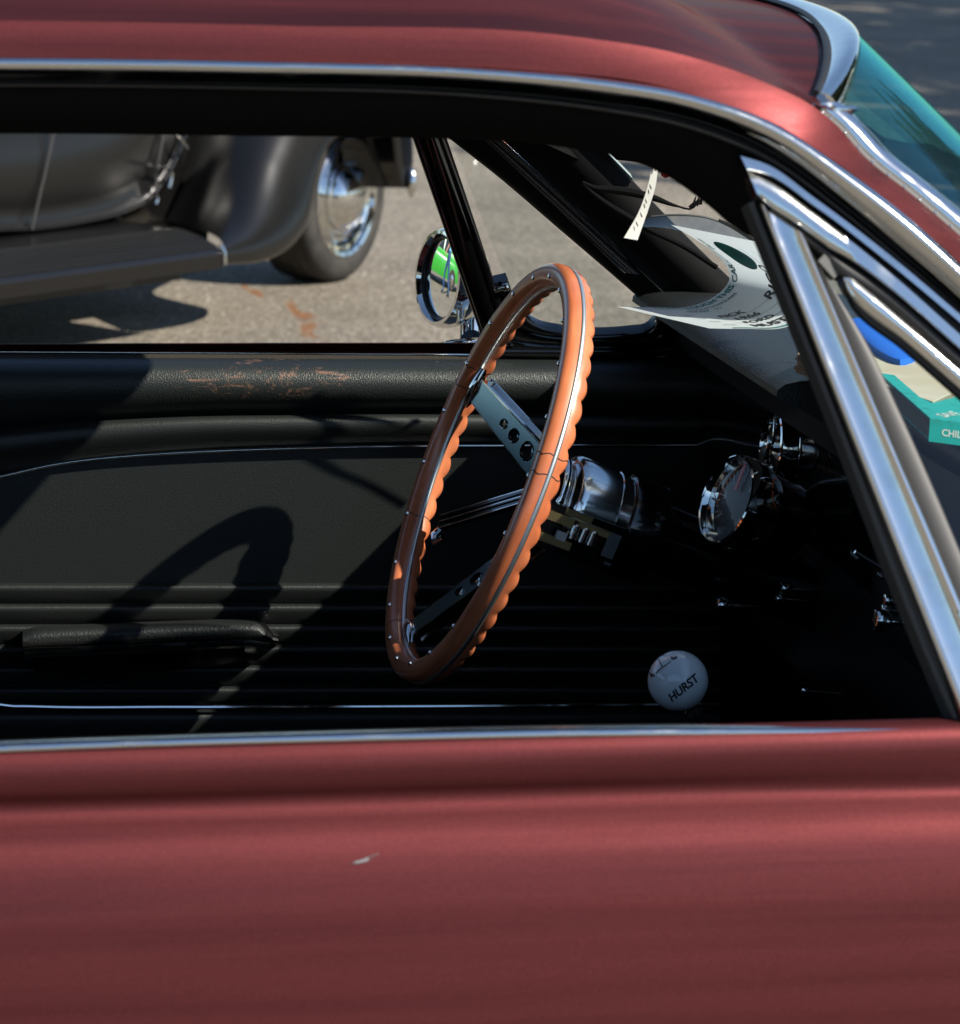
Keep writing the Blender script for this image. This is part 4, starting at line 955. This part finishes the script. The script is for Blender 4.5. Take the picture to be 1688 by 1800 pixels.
# ---- hanging tag and red charm
tg_ = empty('hanging_tag', tuple(UY(1150, 298, .73)))
tag(tg_, 'narrow white paper tag hanging below the roof above the dashboard', 'tag')
L_ = cr2([(1146, 297), (1138, 330), (1124, 370), (1097, 418)], 16); R_ = cr2([(1157, 298), (1152, 330), (1140, 368), (1121, 422)], 16)
rows = [[UY(a[0]+(b[0]-a[0])*t, a[1]+(b[1]-a[1])*t, .73+.006*math.sin(2.5*i/15)+.004*t) for t in (0, .33, .66, 1)] for i, (a, b) in enumerate(zip(L_, R_))]
tb = MB(); tb.add(*grid(rows)); tb.add(*grid([[p+V((0, .0005, 0)) for p in r] for r in rows])); tb.build('paper', mat('tag_paper', (.68, .64, .60), .7), tg_)
tw = MB()
for k in range(7):
    i = 3+k*1.6; r0 = rows[int(i)]; r1 = rows[int(i)+1]
    a = r0[0]+(r0[3]-r0[0])*.25; b = r1[0]+(r1[3]-r1[0])*(.45+.3*random.random())
    tw.add(*boxv((a+b)/2+V((0, -.0006, 0)), (b-a).normalized(), (0, 1, 0), (0, 0, 1), (b-a).length*.4, .0002, .0004))
tw.build('faint_writing', mat('pencil', (.55, .51, .47), .7), tg_, False)
mk('string', *tubev([UY(1152, 300, .73), V((-.03, .72, 1.2)), V((-.028, .71, 1.232))], .0007, 5), mat('string', (.3, .2, .15), .8), tg_)
ch = empty('red_charm', tuple(UY(1174, 302, .74)))
tag(ch, 'small glossy red bead charm hanging beside the white tag', 'charm')
rdm = mat('red_glass', (.45, .006, .01), .08, coat=1)
for (x, y, r) in ((1171, 303, .0048), (1162, 297, .003), (1181, 302, .0034), (1189, 306, .0026), (1166, 290, .003)):
    mk('bead', *lathev(UY(x, y, .74), (0, 0, 1), [(-r, .0002)]+[(r*math.sin(a), r*math.cos(a)) for a in [math.radians(-75+15*k) for k in range(11)]]+[(r, .0002)], 12), rdm, ch)
mk('thread', *tubev([UY(1172, 300, .74), UY(1168, 270, .72), V((-.028, .72, 1.23))], .0006, 5), M['ink'], ch)

# ---- books
def slab(name, q, thick, m, parent, bev=.001):
    q = [V(a) for a in q]; d = V((0, 0, -thick))
    o = mk(name, q+[a+d for a in q], [(0, 1, 2, 3), (4, 5, 6, 7), (0, 1, 5, 4), (1, 2, 6, 5), (2, 3, 7, 6), (3, 0, 4, 7)], m, parent, False)
    if bev: bevel(o, bev, 1)
    return o
teal = mat('teal_cover', (.0, .30, .26), .5, var=(90, (.0, .22, .19), .5, .7, .6))
def page_mat(name, c1, c2, sc):
    m = mat(name, c1, .85, spec=.2); t = m.node_tree; b = t.nodes['Principled BSDF']; tc = t.nodes['Texture Coordinate']
    mp = N(t, 'ShaderNodeMapping'); mp.inputs['Scale'].default_value = (3, 3, sc); t.links.new(tc.outputs['Object'], mp.inputs[0])
    n = N(t, 'ShaderNodeTexNoise'); n.inputs['Scale'].default_value = 1; n.inputs['Detail'].default_value = 3; t.links.new(mp.outputs[0], n.inputs['Vector'])
    mr = N(t, 'ShaderNodeMapRange'); mr.inputs[1].default_value = .35; mr.inputs[2].default_value = .65; t.links.new(n.outputs[0], mr.inputs[0])
    mx = N(t, 'ShaderNodeMix', data_type='RGBA'); mx.inputs[6].default_value = (*c1, 1); mx.inputs[7].default_value = (*c2, 1)
    t.links.new(mr.outputs[0], mx.inputs[0]); t.links.new(mx.outputs[2], b.inputs['Base Color']); return m
pages = page_mat('old_pages', (.34, .30, .25), (.2, .17, .14), 2600)
ZB = .996
b0, b1 = UZ(1545, 655, ZB), UZ(1635, 735, ZB); b2 = b1+V((.085, .004, -.012)); b3 = b0+b2-b1
bk = empty('teal_book', tuple((b0+b2)/2-V((0, 0, .019)))); tag(bk, 'teal hardcover book with pale lettering lying nearest on the dashboard', 'book')
slab('front_cover', [b0, b1, b2, b3], .0022, teal, bk, .0006)
i_ = lambda p: b0+(b2-b0)*.5+(p-(b0+(b2-b0)*.5))*.985
slab('page_block', [i_(p)-V((0, 0, .0022)) for p in (b0, b1, b2, b3)], .0140, pages, bk, 0)
slab('back_cover', [p-V((0, 0, .0163)) for p in (b0, b1, b2, b3)], .0022, teal, bk, .0006)
sx_ = (b2-b1).normalized(); dn = V((0, 0, -1)); ou = sx_.cross(V((0, 0, 1))).normalized()
if ou.dot(CP-b1) < 0: ou = -ou
sv = [b1+ou*.0006, b2+ou*.0006, b2+ou*.0006+dn*.0185, b1+ou*.0006+dn*.0185]
mk('spine', sv+[p-ou*.0012 for p in sv], [(0, 1, 2, 3), (4, 5, 6, 7), (0, 1, 5, 4), (1, 2, 6, 5), (2, 3, 7, 6), (3, 0, 4, 7)], teal, bk, False)
tl = MB(); pale = mat('pale_print', (.55, .62, .55), .6)
letter(tl, 'CHIL', lambda a, b: b1+ou*.0009+sx_*(.0105+a)+dn*(.0125-b), 0, 0, .0078, 0, .0002)
by = (b0-b1).normalized()
letter(tl, 'SAVE', lambda a, b: b1+V((0, 0, .0003))+sx_*(.016+a)+by*(.012+b), 0, 0, .016, .25, .0002, math.radians(52))
tl.build('lettering', pale, bk, False)

ZC = .994
c0, c1, c2, c3 = UZ(1425, 590, ZC), UZ(1402, 622, ZC), UZ(1640, 706, ZC), UZ(1735, 660, ZC)
c0 = c1+(c3-c2)
pb = empty('paperback_book', tuple((c0+c2)/2-V((0, 0, .02)))); tag(pb, 'thick yellowed paperback book lying under the teal book', 'book')
cov = mat('beige_cover', (.50, .42, .28), .6, var=(25, (.56, .50, .38), .4, .7, .6))
slab('cover', [c0, c1, c2, c3], .001, cov, pb, 0)
pg2 = page_mat('brown_pages', (.42, .34, .26), (.2, .15, .11), 900)
nP = 7
for k in range(nP):
    dz = .001+.0165*k/nP; sh2 = (c1-c2).normalized()*(.003*math.sin(k*1.7)+.004*k/nP)
    slab('page_section', [p-V((0, 0, dz+.0003))+sh2*(1 if q in (0, 1) else 0) for q, p in enumerate((c0, c1, c2, c3))], .0165/nP-.0006, pg2, pb, 0)
rp = MB(); lx = (c2-c1).normalized(); ly = (c0-c1).normalized()
for r in range(4):
    for k in range(9):
        x = .055+.012*k+random.uniform(0, .004); L = random.uniform(.003, .0055)
        rp.add(*boxv(c1+lx*x+ly*(.012+.006*r+random.uniform(-.001, .001))+V((0, 0, .0004)), lx, ly, (0, 0, 1), L, .0006, .0001))
rp.build('red_print', mat('red_print', (.32, .03, .03), .6), pb, False)
mk('orange_tab', *boxv(c1+ly*.010+lx*.004+V((0, 0, -.004)), lx, ly, (0, 0, 1), .006, .006, .004), mat('orange_paper', (.5, .22, .04), .6), pb, False)
ot = MB(); oq = UZ(1575, 690, .983)
sp2 = mk('red_spine_label', *boxv(oq, sx_, ou, (0, 0, 1), .014, .0012, .0045), mat('red_label', (.3, .03, .025), .5), pb, False)
mk('spine_letters', *[(lambda v, f: ([oq+ou*.0016+sx_*(a-.010)+V((0, 0, b-.003)) for a, b in v], f))(*textv('TS', .0085))][0], pale, pb, False)
# ---- blue sponge-like pad
bl = MB(); n = 28
bpts = cr2([(1498, 560), (1520, 557), (1550, 572), (1585, 597), (1612, 622), (1590, 632), (1552, 620), (1520, 595), (1500, 572), (1498, 560)], n)[:-1]
top = [UZ(x, y, .999) for x, y in bpts]; bot = [p-V((0, 0, .016)) for p in top]; mid = sum(top, V())/len(top)
rows = [[mid+(p-mid)*.5+V((0, 0, .002)) for p in top], [mid+(p-mid)*.93+V((0, 0, .0008)) for p in top], top, [p+(p-mid).normalized()*.001-V((0, 0, .004)) for p in top], bot]
bo = mk('blue_pad', *loft(rows), mat('blue_foam', (.0, .13, .62), .75, bump=(700, .6, .002, 'n')), None)
tag(bo, 'bright blue foam pad behind the paperback book', 'pad')

# ================================================================== the dark vintage car beyond
HO = UZ(394, 463, .22); HO.z = 0; HE = UZ(0, 518, .22); HE.z = 0
Hh = (HO-HE).normalized(); Hn = V((Hh.y, -Hh.x, 0))       # heading and the side that faces us
def HR(x, y, w=0.0): return UP(x, y, HO+Hn*w, Hn)
def HL(s, w, z): return HO+Hh*s+Hn*w+V((0, 0, z))
M['hot'] = mat('charcoal_satin_paint', (.005, .0048, .0045), .29, metal=.0, spec=.5, bump=(30, .015, .01, 'n'))
M['ribr'] = mat('glossy_rib_rubber', (.014, .014, .014), .14, spec=1.0)
hot = tag(empty('vintage_car', tuple(HL(-.6, -.7, 0))), 'charcoal vintage car with running board and chrome wheel parked beyond', 'car')
# running board
RBo = [(-160, 514), (0, 492), (390, 435)]
o1, o2 = HR(-260, 528, 0), HR(392, 437, 0)
zt = .5*(o1.z+o2.z)
ins = [HL((p-HO).dot(Hh), -.36, zt) for p in (o1, o2)]
rb = []
for a, b in ((o1, ins[0]), (o2, ins[1])):
    a = V((a.x, a.y, zt)); bb = V((b.x, b.y, zt))
    rb.append([a+V((0, 0, -.052)), a+V((0, 0, -.012))+Hn*.004, a+V((0, 0, -.002))-Hn*.004, a-Hn*.03+V((0, 0, .012)), a-Hn*.08+V((0, 0, .028)), a-Hn*.14+V((0, 0, .040)), a-Hn*.19+V((0, 0, .043)), bb+V((0, 0, .043)), bb+V((0, 0, -.05))])
board = mk('running_board', *loft(rb), M['hot'], hot, True, 30)
for k in range(9):
    a, b = [V((p.x, p.y, zt+interp([0, .03, .08, .14, .19], [0, .012, .028, .040, .043], .015+.018*k)))-Hn*(.015+.018*k) for p in (o1, o2)]
    mk('tread_rib', *tubev([a+V((0, 0, .001)), b-Hh*.015+V((0, 0, .001))], .0040, 6), M['ribr'], board)
mk('end_trim', *tubev([HR(388, 431, -.06), HR(391, 434, 0), HR(395, 444, .006), HR(396, 465, .006)], .005, 8), M['steel'], board)
# front fender: inner edge, shoulder, crown, flank, lip
def curve(pts, n): 
    P = cr2([(p[0], p[1]) for p in pts], n); Wd = cr([V((p[2], 0, 0)) for p in pts], n) if False else None
    L = [0]
    for a, b in zip(pts, pts[1:]): L.append(L[-1]+math.hypot(b[0]-a[0], b[1]-a[1]))
    return [HR(x, y, interp([l/L[-1] for l in L], [p[2] for p in pts], i/(n-1))) for i, (x, y) in enumerate(P)]
FN = 30
F = [curve([(285, 388, -.42), (308, 330, -.44), (325, 280, -.46), (340, 230, -.48), (360, 170, -.5), (420, 110, -.52)], FN),
     curve([(330, 396, -.27), (345, 350, -.28), (360, 300, -.29), (380, 235, -.31), (405, 170, -.34), (470, 95, -.38)], FN),
     curve([(372, 410, -.11), (400, 372, -.13), (425, 325, -.15), (450, 270, -.17), (478, 205, -.21), (560, 110, -.28)], FN),
     curve([(388, 420, -.04), (425, 392, -.06), (458, 348, -.09), (487, 290, -.12), (515, 225, -.16), (610, 125, -.24)], FN),
     curve([(394, 434, -.01), (445, 412, -.03), (485, 375, -.06), (515, 325, -.10), (545, 240, -.15), (640, 145, -.22)], FN),
     curve([(396, 450, .0), (455, 438, -.01), (505, 408, -.04), (535, 355, -.08), (562, 262, -.13), (655, 172, -.19)], FN),
     curve([(396, 466, -.01), (460, 462, -.02), (512, 437, -.04), (541, 400, -.07), (556, 335, -.10), (576, 262, -.13), (665, 190, -.19)], FN)]
back = curve([(396, 463, -.05), (460, 459, -.06), (508, 434, -.08), (536, 400, -.11), (550, 335, -.14), (568, 266, -.17), (660, 196, -.23)], FN)
fend = mk('front_fender', *grid([list(r) for r in F]+[back]), M['hot'], hot, True, 70)
sub = fend.modifiers.new('smooth', 'SUBSURF'); sub.levels = 1; sub.render_levels = 1
# body side and door
n = 30
BL = [(-160, 421), (0, 416), (60, 413), (150, 400), (220, 382), (262, 358), (288, 325), (308, 292), (330, 240), (345, 190)]
low = [HR(x, y, -.36) for x, y in cr2(BL, n)]
G = [[V((p.x, p.y, .10))-Hn*.05 for p in low], [p-Hn*.05+V((0, 0, -.10)) for p in low], [p-Hn*.03+V((0, 0, -.03)) for p in low], low]
mk('sill', *grid(G), M['hot'], hot)
DL = [(-160, 409), (0, 404), (60, 402), (150, 389), (220, 371), (262, 347), (285, 318), (303, 288), (323, 240), (338, 190)]
d0 = [HR(x, y, -.335) for x, y in cr2(DL, n)]
rows = [[p-Hn*.02+V((0, 0, -.012)) for p in d0], [p+V((0, 0, -.004)) for p in d0], d0, [p-Hn*.006+V((0, 0, .012)) for p in d0]]
for k, (dx, dy, dw) in enumerate([(0, -12, -.010), (-3, -40, -.004), (-8, -80, .008), (-14, -130, .004), (-25, -200, -.03), (-40, -300, -.08)]):
    rows.append([HR(x+dx-(.0 if k < 1 else (x+160)*.02*k), y+dy*(1.0 if x < 200 else 1), -.335+dw) for x, y in cr2(DL, n)])
dr = mk('door', *grid(rows), M['hot'], hot, True, 60)
mk('door_edge_bead', *tubev([p+Hn*.004 for p in d0], .006, 8), M['hot'], dr)
mk('door_seam', *tubev([HR(x, y, -.318) for x, y in cr2([(56, 404), (68, 350), (82, 290), (96, 225), (106, 180)], 12)], .0035, 6), M['rubberg'], dr)
mk('door_seam', *tubev([HR(x, y, -.322) for x, y in cr2([(272, 340), (276, 300), (282, 262), (290, 225), (296, 190)], 12)], .004, 6), M['rubberg'], dr)
for pts in ([(255, 287), (270, 293), (290, 294), (300, 300), (298, 330)], [(272, 340), (277, 346), (274, 358)], [(312, 232), (318, 245), (330, 262)]):
    mk('door_hinge', *tubev([HR(x, y, -.30) for x, y in cr2(pts, 14)], .005, 8), M['dullchrome'], dr)
# cowl and hood side behind the fender, the far body mass
cw = [HL(-.16, -.50, .30), HL(.95, -.62, .30), HL(.95, -.62, .95), HL(-.3, -.46, .98)]
mk('hood_side', cw+[p-Hn*.75 for p in cw], [(0, 1, 2, 3), (4, 5, 6, 7), (0, 1, 5, 4), (1, 2, 6, 5), (2, 3, 7, 6), (3, 0, 4, 7)], M['hot'], hot, False)
cb = [HL(-2.6, -.42, .30), HL(-.2, -.42, .30), HL(-.25, -.40, 1.0), HL(-.5, -.50, 1.45), HL(-1.9, -.55, 1.5), HL(-2.6, -.45, 1.0)]
mk('cab', cb+[p-Hn*.95 for p in cb], [tuple(range(6)), tuple(range(6, 12))]+[(i, (i+1) % 6, (i+1) % 6+6, i+6) for i in range(6)], M['hot'], hot, False)
mk('underbody', *boxv(HL(-1.1, -.86, .20), Hh, Hn, (0, 0, 1), 1.5, .45, .085), M['matte'], hot, False)
# rear fender and far-side board keep the car whole from other places
rows = []
for i in range(16):
    a = math.pi*i/15
    rows.append([HL(-2.35+.5*math.cos(a), w_, .16+.52*math.sin(a)*k_) for w_, k_ in ((-.45, 1.0), (-.25, 1.02), (-.1, .97), (-.02, .85), (0, .72))])
mk('rear_fender', *grid(rows), M['hot'], hot)
# wheel: steered a little, tyre, chrome rim with rings, hub cap
wn = V((.80, -.60, 0)).normalized(); wt = V((-wn.y, wn.x, 0))
WG = UZ(608, 496, 0); RW = .272
whc = V((WG.x, WG.y, 0))+V((0, 0, RW))
whl = empty('wheel', tuple(whc), hot); whl['label'] = 'front wheel with chrome hubcap and black tyre'
mk('tyre', *lathev(whc, wn, [(-.19, .19), (-.195, .24), (-.185, .262), (-.165, .270), (-.10, .272), (-.03, .270), (-.012, .263), (0, .245), (.004, .225), (.002, .205), (-.004, .194), (-.02, .188)], 72, False), M['tyre'], whl)
for k in range(5):
    d_ = -.17+.034*k
    mk('tread_groove', *lathev(whc, wn, [(d_-.004, .2722), (d_, .2735), (d_+.004, .2722)], 72, False), M['rubber'], whl)
mk('rim', *lathev(whc, wn, [(-.02, .192), (-.002, .193), (.003, .188), (.0, .178), (-.012, .172), (-.014, .160), (-.006, .154), (-.010, .146), (-.022, .142), (-.024, .132), (-.016, .126), (-.026, .118), (-.03, .108), (-.03, .02)], 72), M['chrome'], whl)
mk('hubcap', *lathev(whc, wn, [(-.026, .112), (-.012, .110), (-.006, .104), (-.004, .096), (.010, .088), (.028, .070), (.040, .045), (.046, .02), (.047, .0005)], 56), M['chrome'], whl)
mk('inner_drum', *lathev(whc, wn, [(-.24, .17), (-.03, .18)], 24), M['satin'], whl)
w2 = HL(-2.35, -.28, RW)
rwl = empty('wheel', tuple(w2), hot)
mk('tyre', *lathev(w2, Hn, [(-.17, .18), (-.17, .26), (-.12, .272), (-.05, .272), (0, .25), (.004, .215), (-.01, .19)], 40, False), M['tyre'], rwl)
mk('rim', *lathev(w2, Hn, [(-.02, .192), (0, .19), (-.02, .15), (-.02, .1), (.03, .05), (.034, .001)], 40), M['chrome'], rwl)
# front bumper end and the dark valance in front of the wheel
q = [HR(x, y, -.25) for x, y in cr2([(684, 150), (690, 240), (696, 300), (703, 330)], 12)]; q2 = [HR(x, y, -.28) for x, y in cr2([(722, 150), (724, 240), (724, 295), (718, 330)], 12)]
band('front_valance', q, q2, V((.5, -.85, .1)).normalized(), .02, .25, M['black'], hot, ROUND)
mk('bumper_end', *tubev([HR(724, 296, -.24), HR(725, 312, -.23), HR(724, 330, -.23), HR(723, 346, -.24)], [.006, .014, .015, .007], 10), M['chrome'], hot)

# ================================================================== seen only in the door mirror: a passer-by and a green car
def person():
    o = V((-7.1, 7.75, 0)); fw = V((.55, .83, 0)).normalized(); sd = V((fw.y, -fw.x, 0))
    def P(f, s_, z): return o+fw*f+sd*s_+V((0, 0, z))
    J = {'pelvis': (P(0, 0, .98), .15), 'waist': (P(.01, 0, 1.12), .14), 'chest': (P(.02, 0, 1.34), .165), 'neck': (P(.03, 0, 1.52), .065), 'head': (P(.05, 0, 1.63), .10), 'crown': (P(.05, 0, 1.74), .085)}
    E_ = [('pelvis', 'waist'), ('waist', 'chest'), ('chest', 'neck'), ('neck', 'head'), ('head', 'crown')]
    for k, s_, st in (('l', -1, .24), ('r', 1, -.22)):
        J['hip'+k] = (P(st*.12, s_*.10, .90), .105); J['knee'+k] = (P(st*.75+.04, s_*.11, .50), .072); J['ankle'+k] = (P(st*1.1, s_*.11, .09), .048); J['toe'+k] = (P(st*1.1+.17, s_*.13, .035), .036)
        J['sho'+k] = (P(.02, s_*.20, 1.44), .075); J['elb'+k] = (P(-st*.45, s_*.27, 1.15), .05); J['wri'+k] = (P(-st*.6+.14, s_*.26, .93), .034); J['hand'+k] = (P(-st*.6+.18, s_*.25, .84), .036)
        E_ += [('pelvis', 'hip'+k), ('hip'+k, 'knee'+k), ('knee'+k, 'ankle'+k), ('ankle'+k, 'toe'+k), ('chest', 'sho'+k), ('sho'+k, 'elb'+k), ('elb'+k, 'wri'+k), ('wri'+k, 'hand'+k)]
    names = list(J); me = bpy.data.meshes.new('body')
    me.from_pydata([tuple(J[n][0]) for n in names], [(names.index(a), names.index(b)) for a, b in E_], [])
    ob = bpy.data.objects.new('body', me); COL.objects.link(ob)
    md = ob.modifiers.new('skin', 'SKIN'); sv = me.skin_vertices[0].data
    for i, n in enumerate(names): sv[i].radius = (J[n][1], J[n][1]*.88)
    sv[0].use_root = True
    ob.modifiers.new('sub', 'SUBSURF').levels = 2
    bpy.context.view_layer.update()
    m2 = bpy.data.meshes.new_from_object(ob.evaluated_get(bpy.context.evaluated_depsgraph_get()))
    bpy.data.objects.remove(ob); m2.materials.clear()
    for m in (mat('jeans', (.02, .06, .16), .8), mat('pale_blue_shirt', (.16, .42, .58), .8), M['skin'], mat('dark_shoes', (.01, .01, .012), .6), mat('brown_hair', (.05, .03, .02), .8)): m2.materials.append(m)
    for p in m2.polygons:
        c = p.center; z = c.z; f_ = (c-o).dot(fw); s2 = abs((c-o).dot(sd))
        arm = s2 > .19 and z < 1.42
        p.material_index = 3 if z < .085 else (2 if arm and z < 1.2 and z > .7 and s2 > .2 else (0 if z < 1.02 else (1 if z < 1.50 else (4 if z > 1.69 or f_ < .0 else 2)))); p.use_smooth = True
    r = bpy.data.objects.new('person', m2); COL.objects.link(r)
    return tag(r, 'person in pale blue shirt and jeans walking, reflected in the door mirror', 'person')
person()
def green_car():
    o = V((-8.6, 10.2, 0)); fx = V((.62, .78, 0)).normalized(); fy = V((-fx.y, fx.x, 0))
    root = tag(empty('green_car', tuple(o)), 'bright green car parked behind the person in the door mirror', 'car')
    gm = mat('bright_green_paint', (.03, .30, .03), .3, coat=.8)
    def L(a, b, z): return o+fx*a+fy*b+V((0, 0, z))
    def sect(x, hw, zs): return [L(x, -hw*k, z) for k, z in zs]+[L(x, hw*k, z) for k, z in zs[::-1]]
    rows = []
    for x, hw, top in ((-2.1, .62, .62), (-2.0, .76, .74), (-1.5, .82, .86), (-.6, .85, .90), (.6, .85, .90), (1.2, .84, .88), (1.8, .78, .80), (2.1, .64, .66)):
        rows.append(sect(x, hw, [(.92, .26), (1.0, .45), (1.0, top-.18), (.95, top-.06), (.8, top)]))
    mk('body', *loft(rows), gm, root, True, 50)
    rows = [sect(x, hw, [(1.0, .82), (.97, .98), (.85, t_), (.5, t_+.03)]) for x, hw, t_ in ((-1.5, .74, .86), (-.85, .72, 1.30), (.2, .72, 1.34), (.95, .74, .88))]
    mk('cabin', *loft(rows), gm, root, True, 50)
    for b in (-.735, .735):
        for a0, a1 in ((-.95, -.30), (-.22, .45)):
            q = [L(a0, b, .95), L(a1, b, .95), L(a1-(.12 if a1 > .3 else 0), b*.93, 1.25), L(a0+(.12 if a0 < -.8 else 0), b*.93, 1.25)]
            mk('side_window', q, [(0, 1, 2, 3)], M['glass_dark'], root, False)
    for a in (-1.35, 1.35):
        for b in (-.84, .66):
            w_ = mk('wheel', *lathev(L(a, b, .31), fy, [(0, .2), (0, .28), (.03, .31), (.15, .31), (.18, .28), (.18, .2)], 28), M['tyre'], root)
            mk('hubcap', *lathev(L(a, b+.09, .31), fy, [(-.1, .001), (-.1, .12), (-.08, .17), (.08, .17), (.1, .12), (.1, .001)], 24), M['chrome'], w_)
green_car()
